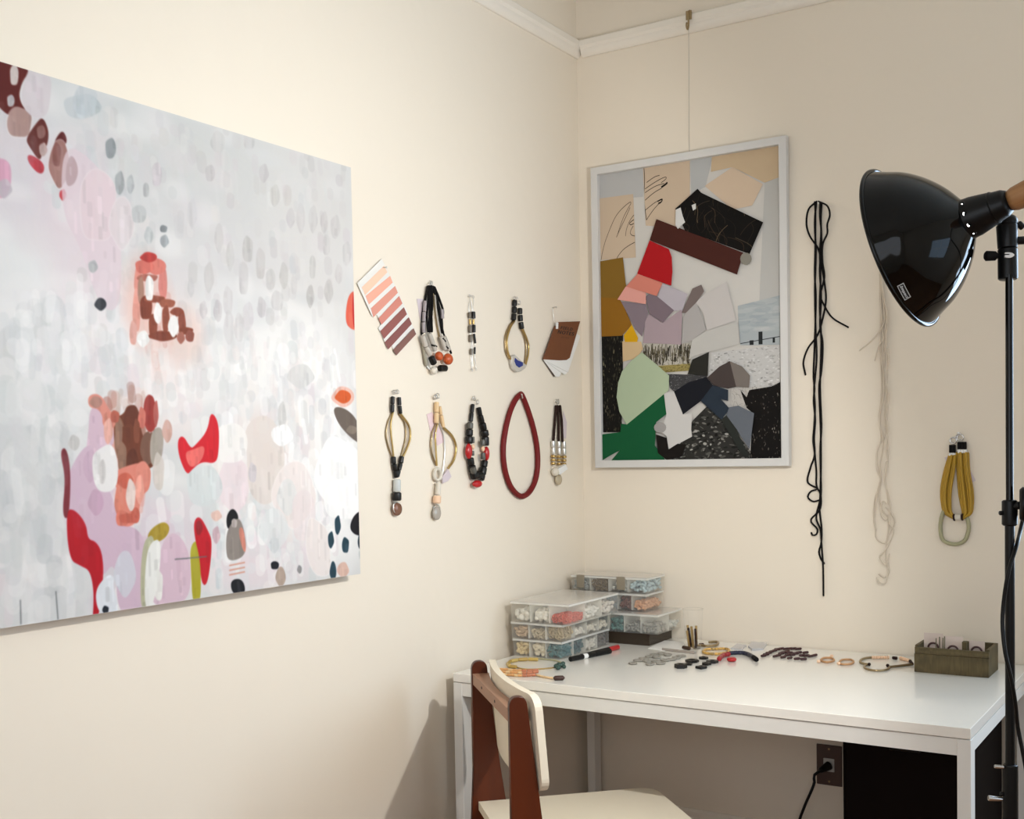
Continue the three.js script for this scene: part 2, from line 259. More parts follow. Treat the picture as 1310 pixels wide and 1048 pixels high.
// ================================================================== chair
{
  const t = thing('folding_chair', 'red-brown wooden chair with white seat and curved white backrest at the desk', 'chair', [0.4933, 0, 0.8591], undefined, -Math.PI / 4);
  const board = (x) => { const s = new THREE.Shape(); s.moveTo(-0.27, 0); s.lineTo(-0.245, 0.46); s.lineTo(-0.24, 0.55); s.lineTo(-0.24, 0.783); s.quadraticCurveTo(-0.24, 0.802, -0.222, 0.802); s.quadraticCurveTo(-0.206, 0.802, -0.205, 0.783); s.lineTo(-0.178, 0.55); s.lineTo(-0.165, 0.46); s.lineTo(-0.215, 0); s.closePath();
    const g = new THREE.ExtrudeGeometry(s, { depth: 0.014, bevelEnabled: true, bevelThickness: 0.002, bevelSize: 0.0015, bevelSegments: 2 }); g.applyMatrix4(new THREE.Matrix4().makeBasis(V(0, 0, -1), V(0, 1, 0), V(1, 0, 0))); return g.translate(x - 0.007, 0, 0); };
  for (const s of [-1, 1]) {
    const b = part(t, 'side_board', board(s * 0.21), M.wood);
    for (const y of [0.775, 0.52]) part(b, 'screw', seg(V(s * 0.212, y, 0.239), V(s * 0.212, y, 0.2415), 0.0032), M.hole);
    const lg = new THREE.Shape(); lg.moveTo(0.12, 0.444); lg.lineTo(0.18, 0.444); lg.lineTo(0.2, 0); lg.lineTo(0.17, 0); lg.closePath();
    part(t, 'front_leg', new THREE.ExtrudeGeometry(lg, { depth: 0.018, bevelEnabled: false }).applyMatrix4(new THREE.Matrix4().makeBasis(V(0, 0, -1), V(0, 1, 0), V(1, 0, 0))).translate(s * 0.18 - 0.009, 0, 0), M.wood);
  }
  const bow = (x) => 0.19 + 0.026 * (1 - (x / 0.24) ** 2);             // backrest curve, z of its rear face
  // crossrail: straight back, hollow front that follows the backrest
  const cr = new THREE.Shape(); cr.moveTo(-0.2015, -0.2395); cr.lineTo(0.2015, -0.2395);
  for (let i = 20; i >= -20; i--) { const x = i / 20 * 0.2015; cr.lineTo(x, -(bow(x) + 0.002)); } cr.closePath();
  const rail = part(t, 'crossrail', new THREE.ExtrudeGeometry(cr, { depth: 0.026, bevelEnabled: false }).rotateX(-Math.PI / 2).translate(0, 0.748, 0), M.woodEdge, 'pale wooden crossrail with two screw holes');
  for (const x of [-0.09, 0.06]) part(rail, 'screw_hole', seg(V(x, 0.762, 0.2385), V(x, 0.762, 0.2405), 0.0035), M.hole);
  // bent backrest
  const NX = 36, NY = 14, w = 0.232, y0 = 0.603, y1 = 0.805, th = 0.016, rc = 0.03, pos = [], idx = [];
  const P = (i, j, f) => { const u = Math.sin((-1 + 2 * i / NX) * Math.PI / 2), x = u * w, e = Math.max(0, Math.abs(x) - (w - rc)), cut = rc - Math.sqrt(Math.max(0, rc * rc - e * e)); const a = y0 + cut, b = y1 - cut; return [x, a + (b - a) * j / NY, bow(x) - (f ? th : 0) - 0.075 * (0.79 - (a + (b - a) * j / NY))]; };
  for (const f of [0, 1]) for (let j = 0; j <= NY; j++) for (let i = 0; i <= NX; i++) pos.push(...P(i, j, f));
  const id = (i, j, f) => f * (NX + 1) * (NY + 1) + j * (NX + 1) + i;
  for (let j = 0; j < NY; j++) for (let i = 0; i < NX; i++) { idx.push(id(i, j, 0), id(i + 1, j, 0), id(i + 1, j + 1, 0), id(i, j, 0), id(i + 1, j + 1, 0), id(i, j + 1, 0)); idx.push(id(i, j, 1), id(i + 1, j + 1, 1), id(i + 1, j, 1), id(i, j, 1), id(i, j + 1, 1), id(i + 1, j + 1, 1)); }
  for (let i = 0; i < NX; i++) for (const j of [0, NY]) idx.push(id(i, j, 0), id(i, j, 1), id(i + 1, j, 1), id(i, j, 0), id(i + 1, j, 1), id(i + 1, j, 0));
  for (let j = 0; j < NY; j++) for (const i of [0, NX]) idx.push(id(i, j, 0), id(i, j + 1, 0), id(i, j + 1, 1), id(i, j, 0), id(i, j + 1, 1), id(i, j, 1));
  let g = new THREE.BufferGeometry(); g.setAttribute('position', new THREE.Float32BufferAttribute(pos, 3)); g.setIndex(idx); g = g.toNonIndexed(); g.computeVertexNormals();
  part(t, 'backrest', g, M.pad, 'curved white backrest panel');
  const st = new THREE.Shape(), sx = 0.2, zf = 0.21, zb = -0.232, rf = 0.05;
  st.moveTo(-sx, zb); st.lineTo(sx, zb); st.lineTo(sx, zf - rf); st.quadraticCurveTo(sx, zf, sx - rf, zf); st.lineTo(-sx + rf, zf); st.quadraticCurveTo(-sx, zf, -sx, zf - rf); st.closePath();
  part(t, 'seat', new THREE.ExtrudeGeometry(st, { depth: 0.016, bevelEnabled: true, bevelThickness: 0.002, bevelSize: 0.0, bevelSegments: 1 }).rotateX(-Math.PI / 2).translate(0, 0.447, 0), M.pad, 'flat white seat');
  part(t, 'seat_rail', bx(-0.2, 0.2, 0.41, 0.444, -0.16, -0.14), M.wood);
}

// ================================================================== big painting
{
  const ZL = 2.045, ZR = 1.124, YB = 1.031, YT = 1.9447, D = 0.042, S = 1792;
  const map = (px, py) => { const p = onLeft(px, py, D); return [(ZL - p.z) / (ZL - ZR) * S, (YT - p.y) / (YT - YB) * S]; };
  const kx = S / (ZL - ZR) * 0.0027, ky = S / (YT - YB) * 0.00175;       // canvas pixels per photo pixel, about
  const tex = canvasTexture(S, S, (top) => {
    let c = top;
    const layer = (blur) => { if (c !== top) { top.filter = `blur(${c.soften}px)`; top.drawImage(c.canvas, 0, 0); top.filter = 'none'; } if (blur) { const k = document.createElement('canvas'); k.width = k.height = S; c = k.getContext('2d'); c.soften = blur; } else c = top; };
    c.fillStyle = '#d8d8d7'; c.fillRect(0, 0, S, S);
    const hex = (h, a) => { const n = parseInt(h.slice(1), 16); return `rgba(${n >> 16},${(n >> 8) & 255},${n & 255},${a})`; };
    const soft = (px, py, rx, ry, col, a = 0.8) => { const [x, y] = map(px, py); c.save(); c.translate(x, y); c.scale(rx * kx, ry * ky); const g = c.createRadialGradient(0, 0, 0, 0, 0, 1); g.addColorStop(0, hex(col, a)); g.addColorStop(0.55, hex(col, a * 0.75)); g.addColorStop(1, hex(col, 0)); c.fillStyle = g; c.beginPath(); c.arc(0, 0, 1, 0, 7); c.fill(); c.restore(); };
    const dab = (px, py, w, h, col, a = 1, tilt = 0) => { const [x, y] = map(px, py); c.save(); c.translate(x, y); c.rotate(tilt); c.fillStyle = hex(col, a); const W = w * kx, H = h * ky, r = Math.min(W, H) / 2 * 0.95; c.beginPath(); c.roundRect(-W / 2, -H / 2, W, H, r); c.fill(); c.restore(); };
    const blob = (zm, pts, col, a = 1, line) => { let q = pts.map((p) => map(...zm(p))); const ct = q.reduce((u, v) => [u[0] + v[0] / q.length, u[1] + v[1] / q.length], [0, 0]); q = q.map((p) => [ct[0] + (p[0] - ct[0]) * 1.1, ct[1] + (p[1] - ct[1]) * 1.1]); const mid = (u, v) => [(u[0] + v[0]) / 2, (u[1] + v[1]) / 2]; c.beginPath(); const m0 = mid(q[q.length - 1], q[0]); c.moveTo(...m0); q.forEach((p, i) => { c.quadraticCurveTo(p[0], p[1], ...mid(p, q[(i + 1) % q.length])); }); c.closePath(); if (line) { c.strokeStyle = hex(line, 0.55); c.lineWidth = 8; c.stroke(); } c.fillStyle = hex(col, a); c.fill();
      const xs = q.map((p) => p[0]), ys = q.map((p) => p[1]), x0 = Math.min(...xs), x1 = Math.max(...xs), y0 = Math.min(...ys), y1 = Math.max(...ys), n = parseInt(col.slice(1), 16), ch = [n >> 16, (n >> 8) & 255, n & 255];
      c.save(); c.clip(); for (let i = 0, m = 5 + (x1 - x0) / 14; i < m; i++) { const d = rr(0.84, 1.14); c.fillStyle = `rgba(${ch.map((v) => Math.max(0, Math.min(255, Math.round(v * d)))).join(',')},${rr(.25, .6) * a})`; c.beginPath(); c.roundRect(rr(x0, x1) - 6, rr(y0, y1) - 20, rr(6, 22), rr(25, 90), 5); c.fill(); } c.restore(); };
    const oval = (zm, x, y, rx, ry, col, a = 1, tilt = 0, line) => blob(zm, Array.from({ length: 9 }, (_, i) => { const t = i / 9 * 6.283 + 0.2, wob = 1 + 0.12 * Math.sin(i * 2.7 + x); const ex = rx * 1.06 * wob * Math.cos(t), ey = ry * 1.06 * wob * Math.sin(t); return [x + ex * Math.cos(tilt) - ey * Math.sin(tilt), y + ex * Math.sin(tilt) + ey * Math.cos(tilt)]; }), col, a, line);
    // ground colours
    layer(7);
    for (const s of [[150, 190, 170, 100, '#c3c9cb', .8], [300, 230, 160, 90, '#cfcfcd', .8], [250, 330, 140, 100, '#cfcdce', .6], [400, 310, 70, 150, '#dad7d5', .7], [60, 330, 80, 130, '#e3e4e5', .9], [120, 430, 90, 70, '#efeeee', .9], [40, 520, 60, 90, '#cccecf', .8], [25, 640, 45, 120, '#c6c9ca', .8], [100, 480, 80, 60, '#ececed', .8], [260, 480, 90, 70, '#f2efed', .95], [350, 440, 110, 80, '#f1efed', .9], [400, 560, 80, 150, '#fbfaf8', .95], [430, 650, 60, 100, '#f8f7f5', .9], [330, 600, 90, 90, '#eae3df', .8], [60, 730, 70, 70, '#c9cccd', .8], [300, 650, 70, 60, '#d3dada', .8], [340, 720, 80, 40, '#e4d4da', .8], [130, 690, 60, 90, '#d6c6d1', .8], [210, 700, 50, 70, '#dcc6d2', .8], [40, 220, 50, 80, '#cfc4cd', .7], [110, 300, 40, 120, '#dccdd3', .8], [180, 520, 60, 60, '#ecdedd', .7], [215, 430, 45, 60, '#ecd9d3', .8], [350, 560, 45, 50, '#e2d5cf', .9]]) soft(...s);
    for (let i = 0; i < 150; i++) soft(rr(-5, 470), rr(90, 800), rr(10, 30), rr(10, 30), pick(['#d9dadb', '#c9ccce', '#e6e5e5', '#dcd3d6', '#eeeceb']), rr(.25, .5));
    layer(2.2);
    // rows of brush dabs
    for (let i = 0; i < 330; i++) { const x = rr(100, 448), y = rr(150, 500); dab(x, y, rr(5, 10), rr(13, 26), pick(['#bdb9ba', '#c8c5c4', '#c2c5c6', '#cfc7cb', '#e0dfdd', '#dbd8d6', '#d0cccb']), rr(.18, .4), rr(-.12, .12)); }
    for (let i = 0; i < 200; i++) { const x = rr(0, 460), y = rr(420, 790); dab(x, y, rr(6, 15), rr(16, 44), pick(['#f4f2f0', '#e9e8e8', '#d8dadb', '#ddd2d7', '#ebe4e1', '#cfd4d5']), rr(.3, .6), rr(-.15, .15)); }
    for (let i = 0; i < 90; i++) { const x = rr(0, 110), y = rr(380, 800); dab(x, y, rr(9, 20), rr(22, 55), pick(['#cbcdcd', '#d8d9d9', '#e4e4e4', '#c2c6c8', '#d0d3d4']), rr(.3, .6), rr(-.3, .3)); }
    for (let i = 0; i < 80; i++) { const x = rr(290, 462), y = rr(430, 700); dab(x, y, rr(7, 14), rr(18, 40), pick(['#fbfaf9', '#f3f1ef', '#e6e4e3', '#fdfcfb', '#dedddd']), rr(.4, .75), rr(-.15, .15)); }
    // loose marks round the clusters
    const cluster = (px, py, rx, ry, cols, n, w0, w1, h0, h1, al) => { for (let i = 0; i < n; i++) { const a = rr(0, 6.28), d = Math.sqrt(rnd()); dab(px + rx * d * Math.cos(a), py + ry * d * Math.sin(a), rr(w0, w1), rr(h0, h1), pick(cols), rr(al * .5, al), rr(-.25, .25)); } };
    cluster(195, 390, 22, 60, ['#d79084', '#e3b5a8', '#eadbd5', '#b8665a', '#efe9e6'], 26, 2, 6, 8, 24, .5); cluster(205, 445, 18, 40, ['#ecd3cb', '#e2c2ba', '#f1ebe8'], 18, 3, 7, 12, 30, .5);
    cluster(165, 545, 34, 50, ['#d98f80', '#8a5a48', '#c9a79b', '#e9d6cf', '#a6685a', '#b9a99f'], 40, 3, 8, 10, 30, .55); cluster(165, 620, 24, 50, ['#dd9484', '#e7bfb4', '#efe3df', '#d3b0c0'], 26, 3, 8, 14, 34, .5);
    cluster(120, 650, 34, 70, ['#d2b8c8', '#c4a6ba', '#e3d6de', '#e9e6e8'], 34, 4, 9, 16, 44, .5); cluster(210, 725, 30, 45, ['#d9c0cd', '#e6dfe2', '#c9cfd3', '#cdb0c0'], 34, 4, 9, 16, 44, .5);
    cluster(290, 700, 26, 50, ['#c9d2d4', '#dfe4e4', '#e8d7dc', '#b9c4c9', '#efeeed'], 40, 3, 8, 10, 30, .55); cluster(350, 700, 50, 40, ['#e9dadf', '#dfe3e3', '#f1efed', '#d3cdd2'], 50, 4, 10, 12, 36, .5);
    cluster(400, 560, 50, 130, ['#ffffff', '#e2e1e1', '#f5f3f1', '#d3d3d4', '#eee9e5'], 130, 3, 10, 12, 44, .6); cluster(60, 660, 60, 130, ['#cdcfd0', '#dcdddd', '#e6e6e6', '#bfc3c5', '#d3d4d5'], 110, 4, 13, 16, 52, .5);
    cluster(90, 420, 80, 70, ['#f2f2f2', '#dadcde', '#c8ccd0', '#e9e8ea'], 70, 4, 11, 14, 40, .5); cluster(280, 480, 110, 70, ['#f6f4f2', '#dedddc', '#e9dfdd', '#cfcfd0'], 120, 3, 9, 12, 34, .5);
    cluster(300, 620, 40, 50, ['#eadfdb', '#dfdad9', '#f3efec'], 40, 4, 9, 14, 40, .5); cluster(120, 220, 60, 70, ['#c3c9cc', '#d7dadb', '#cfc7cd'], 50, 4, 10, 12, 30, .45);
    const B = zoomOf(220, 150, 3.492), A = zoomOf(0, 60, 2.758), C = zoomOf(0, 440, 2.6875), Dz = zoomOf(220, 440, 2.911);
    for (const [x, y, w, h, col] of [[170, 250, 20, 35, '#b3adaf'], [345, 100, 24, 40, '#c5c2c2'], [205, 110, 30, 45, '#c6c4c3'], [410, 250, 20, 38, '#bdb8ba'], [165, 715, 20, 62, '#b8b4b3'], [205, 865, 18, 45, '#b9b2b5'], [338, 590, 22, 55, '#b3aeab'], [395, 655, 20, 66, '#b9b5b2'], [500, 708, 18, 54, '#b5b1ad'], [440, 725, 20, 45, '#bab6b4'], [618, 800, 16, 46, '#a8a39f'], [700, 778, 18, 48, '#b1ada9'], [628, 670, 13, 50, '#bdb9b6'], [260, 620, 17, 60, '#c0bcbb'], [210, 540, 18, 60, '#bfbbbb'], [320, 720, 20, 70, '#c3bfbe'], [470, 820, 26, 42, '#c2bebf'], [400, 850, 18, 42, '#bfb9bc'], [140, 860, 16, 36, '#c6c0c2'], [250, 820, 20, 60, '#c6c1c2'], [530, 450, 18, 40, '#c0bbbc'], [575, 450, 18, 60, '#c6c2c2'], [630, 455, 18, 55, '#c3bfbf'], [680, 470, 15, 45, '#bfbab9'], [730, 490, 20, 48, '#c4c0c0'], [690, 570, 16, 45, '#c8c4c4'], [460, 350, 20, 45, '#c2bebb'], [515, 350, 18, 45, '#c6c1c0'], [745, 700, 16, 40, '#c9c5c4'], [780, 610, 18, 50, '#cbc6c6'], [85, 760, 14, 40, '#c3bfc1'], [90, 430, 20, 60, '#c6c5c7'], [340, 890, 22, 60, '#cdc5c9'], [255, 940, 22, 70, '#cbc6c7'], [545, 750, 14, 40, '#c9c5c4'], [300, 940, 20, 60, '#cfcaca']]) oval(B, x, y, w, h, col, .38);
    layer(2);
    // red-brown chain at the upper corner
    blob(A, [[-30, 40], [50, 60], [105, 90], [75, 125], [62, 185], [108, 245], [95, 275], [60, 235], [25, 235], [-30, 170]], '#5a1d18');
    oval(A, 50, 100, 14, 34, '#cabfbb'); oval(A, 38, 190, 12, 20, '#b9b4b8'); oval(A, 68, 268, 40, 48, '#a98b85', 1, 0, '#e6e0de');
    blob(A, [[128, 275], [150, 252], [170, 300], [165, 345], [148, 372], [140, 398], [108, 352], [94, 325]], '#5d2620'); oval(A, 152, 362, 13, 22, '#b79c98'); oval(A, 145, 300, 14, 22, '#8b625c', .8);
    blob(A, [[185, 350], [218, 292], [236, 325], [228, 350]], '#561b19'); oval(A, 210, 412, 33, 74, '#9a7069', 1, 0, '#e3d8d8'); oval(A, 200, 380, 14, 40, '#7f504a', .8); blob(A, [[240, 400], [256, 384], [276, 430], [266, 476], [240, 492], [231, 460]], '#54291f');
    blob(A, [[103, 378], [152, 408], [154, 440], [135, 447], [98, 404]], '#b23a44'); oval(A, 222, 522, 11, 18, '#b5363c');
    blob(A, [[-20, 395], [30, 405], [40, 450], [30, 525], [-20, 530]], '#d1a0b5'); oval(A, 15, 500, 25, 30, '#b9b2ba', .8);
    oval(A, 130, 160, 48, 84, '#d0c5cc', .7); oval(A, 290, 210, 60, 40, '#b9c1c7', .6); oval(A, 300, 190, 40, 50, '#bcc5ca', .5);
    blob(A, [[230, 360], [330, 420], [410, 540], [425, 900], [350, 905], [290, 700], [225, 590]], '#dbcad1', .75);
    oval(A, 345, 560, 58, 118, '#dccbd0', .9, 0, '#e6dadd'); oval(A, 430, 620, 38, 80, '#d9cfd2', .8, 0, '#e4dcde');
    oval(A, 355, 908, 19, 20, '#2f3138'); oval(A, 328, 775, 15, 20, '#b3b4b6');
    for (const d of [[390, 358, 17, 34, '#959b9e'], [422, 480, 15, 38, '#a7abad'], [460, 485, 12, 30, '#b1b4b6'], [515, 505, 10, 24, '#b3b5b6'], [577, 642, 12, 12, '#83888c'], [580, 685, 14, 20, '#abb0b3'], [525, 665, 14, 28, '#b9bcbd'], [490, 590, 24, 30, '#bfc1c2'], [553, 450, 16, 40, '#c3bdc1']]) oval(A, ...d);
    // coral and brown loops
    soft(...A([520, 900]), 26, 60, '#e6b3a6', .7); soft(...B([40, 980]), 26, 40, '#e3c1b6', .6);
    for (const o of [[487, 830, 12, 60, '#d98d80'], [482, 930, 13, 70, '#dd9a8c'], [470, 1010, 12, 40, '#e0a99d'], [575, 835, 14, 62, '#d5847a'], [550, 775, 34, 26, '#d67c70'], [510, 775, 30, 24, '#cf7064'], [525, 742, 27, 16, '#b63d38'], [520, 815, 34, 12, '#a9675a'], [497, 860, 10, 45, '#a8806f'], [515, 920, 20, 40, '#7f3f2c'], [545, 890, 34, 12, '#8b4936'], [590, 905, 26, 14, '#9c5a45'], [540, 985, 14, 40, '#84432f'], [585, 960, 12, 45, '#8f4d39'], [575, 1020, 46, 16, '#7f3f2c'], [625, 935, 22, 14, '#8b4936'], [642, 975, 12, 40, '#86452f']]) oval(A, ...o);
    for (const o of [[45, 915, 14, 34, '#8a4b3b'], [62, 955, 30, 16, '#84432f'], [80, 978, 18, 24, '#8f5245'], [40, 985, 16, 24, '#a9695a']]) oval(B, ...o);
    for (const o of [[527, 852, 14, 42], [557, 940, 13, 34], [612, 985, 17, 34], [505, 1030, 20, 26]]) oval(A, ...o, '#eeecea');
    blob(B, [[788, 795], [830, 780], [830, 945], [800, 942], [775, 910]], '#e26650'); blob(B, [[806, 790], [830, 780], [830, 945], [810, 940]], '#c01c1e');
    // middle cluster
    blob(C, [[312, 225], [352, 215], [388, 300], [388, 345], [340, 382], [298, 382], [308, 300]], '#d1b6c5'); blob(C, [[308, 180], [348, 176], [380, 240], [412, 250], [396, 292], [358, 270], [345, 225], [308, 220]], '#d98f80'); oval(C, 330, 200, 20, 18, '#b08478', .9);
    blob(C, [[238, 480], [290, 382], [330, 370], [326, 480], [380, 510], [402, 620], [482, 640], [502, 780], [482, 905], [400, 912], [395, 730], [345, 800], [330, 700], [300, 650], [243, 580]], '#cdb3c4'); oval(C, 330, 545, 24, 40, '#bf9fb3', .8); oval(C, 310, 420, 22, 50, '#c5a9bb', .7); oval(C, 430, 790, 34, 70, '#ccd0d8', .8);
    blob(C, [[398, 262], [430, 250], [438, 222], [472, 222], [482, 300], [497, 340], [492, 380], [522, 388], [522, 422], [460, 422], [446, 434], [420, 402], [398, 350]], '#6c3823'); oval(C, 412, 330, 16, 70, '#8f6b58', .8); blob(C, [[490, 330], [532, 298], [542, 360], [522, 412], [488, 402]], '#7a5747'); blob(C, [[498, 188], [522, 176], [542, 240], [532, 292], [510, 302], [493, 260]], '#9b3932');
    for (const o of [[455, 262, 26, 46, '#643220'], [440, 340, 30, 60, '#6c3823'], [455, 398, 18, 34, '#5e2e1d'], [408, 310, 12, 50, '#94705d'], [420, 390, 14, 50, '#8d6a58'], [505, 360, 20, 52, '#775444'], [518, 238, 18, 54, '#98362f'], [488, 255, 12, 34, '#c97263'], [376, 262, 22, 26, '#d38776'], [395, 250, 14, 20, '#b5614f'], [470, 300, 10, 40, '#7d4530'], [372, 300, 14, 40, '#dba79a'], [536, 240, 8, 40, '#b5615a']]) oval(C, ...o);
    blob(C, [[518, 300], [562, 288], [557, 402], [518, 424]], '#a69d92'); oval(C, 545, 440, 18, 60, '#cfc5bd', .8); oval(C, 575, 300, 16, 35, '#c99b8c', .7);
    blob(C, [[398, 440], [512, 408], [512, 502], [482, 520], [472, 602], [440, 624], [398, 602], [420, 520], [393, 480]], '#d98372'); for (const o of [[412, 540, 16, 60, '#d9836f'], [420, 600, 20, 26, '#cf7563'], [490, 450, 22, 44, '#dc8a79'], [465, 590, 14, 26, '#c3614f'], [430, 470, 26, 24, '#c4604c'], [480, 500, 14, 44, '#e09c8c']]) oval(C, ...o); oval(C, 450, 520, 15, 50, '#e0cdc6'); oval(C, 440, 600, 30, 16, '#bb5a49', .7);
    blob(C, [[318, 392], [340, 368], [382, 346], [402, 400], [402, 482], [370, 507], [328, 492]], '#e7e5e4'); oval(C, 352, 440, 10, 40, '#cfcac8', .8);
    blob(C, [[207, 380], [226, 362], [242, 430], [237, 592], [214, 582], [226, 460]], '#7a2b33'); oval(C, 255, 340, 18, 24, '#c4c2c0');
    blob(C, [[233, 586], [262, 586], [297, 630], [302, 680], [327, 685], [347, 720], [352, 800], [332, 945], [316, 945], [322, 850], [310, 777], [280, 762], [243, 742]], '#b00c1b');
    blob(C, [[328, 850], [370, 798], [392, 805], [387, 840], [402, 880], [402, 925], [344, 930]], '#dadee4'); oval(C, 363, 914, 10, 12, '#161c26');
    blob(C, [[518, 640], [560, 612], [582, 630], [572, 662], [540, 682], [508, 672]], '#a58c2a'); blob(C, [[488, 700], [520, 660], [532, 700], [502, 780], [507, 900], [483, 900]], '#b3b295'); blob(C, [[558, 690], [600, 650], [650, 720], [650, 885], [520, 900], [545, 790]], '#d3b8c6'); blob(C, [[503, 740], [520, 688], [552, 680], [547, 790], [522, 905], [498, 895]], '#e6e6e2'); oval(C, 545, 830, 14, 50, '#e2e2dd', .9);
    // right half
    oval(Dz, 230, 520, 56, 95, '#ead9dd', .7); oval(Dz, 120, 530, 60, 70, '#d3dada', .7); blob(Dz, [[273, 330], [320, 278], [372, 288], [402, 350], [418, 440], [390, 560], [340, 592], [288, 540], [288, 430]], '#e2d7d0', .85); oval(Dz, 300, 480, 14, 34, '#cfc8cc', .8); oval(Dz, 410, 270, 14, 50, '#cfcdcb', .8); oval(Dz, 480, 120, 45, 40, '#d3d2d1', .7); oval(Dz, 410, 340, 36, 36, '#fbfaf9');
    oval(Dz, 220, 370, 55, 70, '#f4f1ed', .85); oval(Dz, 455, 560, 72, 108, '#eee4e0', .85, 0, '#f7f3f0'); oval(Dz, 430, 570, 34, 60, '#dfe1e0', .7); oval(Dz, 490, 640, 40, 90, '#e9dcdc', .7); oval(Dz, 545, 760, 40, 100, '#ece3e0', .9, -.15, '#f7f3f0'); oval(Dz, 620, 480, 80, 120, '#fdfcfb', .8); oval(Dz, 640, 580, 70, 70, '#fdfcfb', .9); oval(Dz, 380, 690, 50, 70, '#dfe2e2', .6);
    blob(Dz, [[27, 360], [47, 343], [72, 390], [87, 380], [130, 330], [140, 260], [168, 300], [168, 400], [157, 442], [110, 432], [75, 462], [60, 480], [33, 420]], '#d0202a'); blob(Dz, [[48, 405], [80, 395], [122, 378], [112, 432], [70, 465]], '#e26a64');
    oval(Dz, 638, 197, 38, 34, '#eab8a8', .9); oval(Dz, 638, 197, 27, 22, '#d6602f'); blob(Dz, [[602, 238], [650, 245], [692, 290], [705, 372], [660, 342], [618, 292]], '#6f635a'); oval(Dz, 670, 320, 18, 14, '#8a7c70', .8);
    for (const d of [[617, 675, 10, 32], [592, 730, 10, 28], [646, 750, 12, 27], [600, 848, 11, 34]]) oval(Dz, ...d, '#27424f'); blob(Dz, [[662, 682], [680, 638], [712, 622], [712, 712], [680, 708]], '#171418'); oval(Dz, 702, 735, 9, 28, '#22313b'); oval(Dz, 637, 842, 20, 26, '#dcb9aa'); oval(Dz, 705, 785, 8, 20, '#b3bcbf');
    blob(Dz, [[68, 758], [102, 738], [108, 960], [78, 960], [73, 860]], '#a8a028'); blob(Dz, [[83, 668], [105, 650], [132, 700], [148, 740], [132, 885], [110, 885], [104, 790], [88, 730]], '#bf1925'); blob(Dz, [[88, 668], [104, 655], [118, 690], [95, 720]], '#8f1b22');
    c.strokeStyle = '#666b6d'; c.lineWidth = 4; for (const [zm, a, b] of [[Dz, [10, 803], [130, 792]], [C, [192, 850], [200, 955]], [C, [70, 880], [72, 965]], [C, [605, 740], [645, 738]]]) { c.beginPath(); c.moveTo(...map(...zm(a))); c.lineTo(...map(...zm(b))); c.stroke(); }
    oval(Dz, 165, 640, 18, 18, '#e5c2b5'); oval(Dz, 165, 712, 13, 29, '#cfb2b9'); blob(Dz, [[203, 642], [226, 612], [247, 640], [241, 672], [208, 694]], '#141214'); blob(Dz, [[208, 692], [245, 648], [266, 690], [277, 782], [213, 808], [203, 760]], '#8e857e'); blob(Dz, [[247, 690], [266, 685], [277, 775], [262, 765]], '#cf8674'); oval(Dz, 232, 668, 10, 16, '#b3aaa5');
    c.strokeStyle = '#d39a86'; c.lineWidth = 6; for (const y of [820, 838, 855]) { c.beginPath(); c.moveTo(...map(...Dz([213, y + 6]))); c.lineTo(...map(...Dz([272, y - 6]))); c.stroke(); }
    blob(Dz, [[218, 882], [262, 876], [274, 930], [228, 934]], '#17171b'); oval(Dz, 383, 825, 14, 14, '#1b1d22'); oval(Dz, 405, 868, 17, 34, '#b3a092'); oval(Dz, 475, 840, 8, 14, '#8b8b8d'); oval(Dz, 380, 750, 18, 26, '#cfd2d4');
    // veils of thin white and grey paint dragged over the edges
    layer(3);
    for (let i = 0; i < 260; i++) dab(rr(-5, 468), rr(90, 800), rr(2, 7), rr(14, 46), pick(['#f1efee', '#e3e4e5', '#d6d8da', '#e6dee1', '#cbcfd1']), rr(.03, .11), rr(-.2, .2));
    layer(0);
  });
  const weave = noiseTexture(256, (u, v) => { const g = 140 + 50 * Math.sin(u * 400) * Math.sin(v * 400) + 60 * (vnoise(u * 30, v * 30, 30) - .5); return [g, g, g]; });
  const t = thing('abstract_painting', 'large abstract painting of grey, white and pink brushmarks with red accents', 'painting', [0.003, YB, (ZL + ZR) / 2]);
  wpart(t, 'canvas_front', sheet('left', [V(0, YB, ZL), V(0, YB, ZR), V(0, YT, ZR), V(0, YT, ZL)], D - 0.001, 0.001), std(new THREE.Color().setRGB(0.83, 0.81, 0.785), 0.65, 0, { specularIntensity: 0.4, map: tex, bumpMap: weave, bumpScale: 0.0003 }));
  wpart(t, 'canvas_wrap', bx(0.01, D - 0.0012, YB, YT, ZR, ZL, 0.002), std(new THREE.Color().setRGB(0.76, 0.745, 0.715), 0.8), 'pale canvas wrapped round the edges');
  for (const y of [YB + 0.05, YT - 0.09]) wpart(t, 'stretcher_bar', bx(0.003, 0.011, y, y + 0.04, ZR + 0.03, ZL - 0.03), M.paleWood);
}

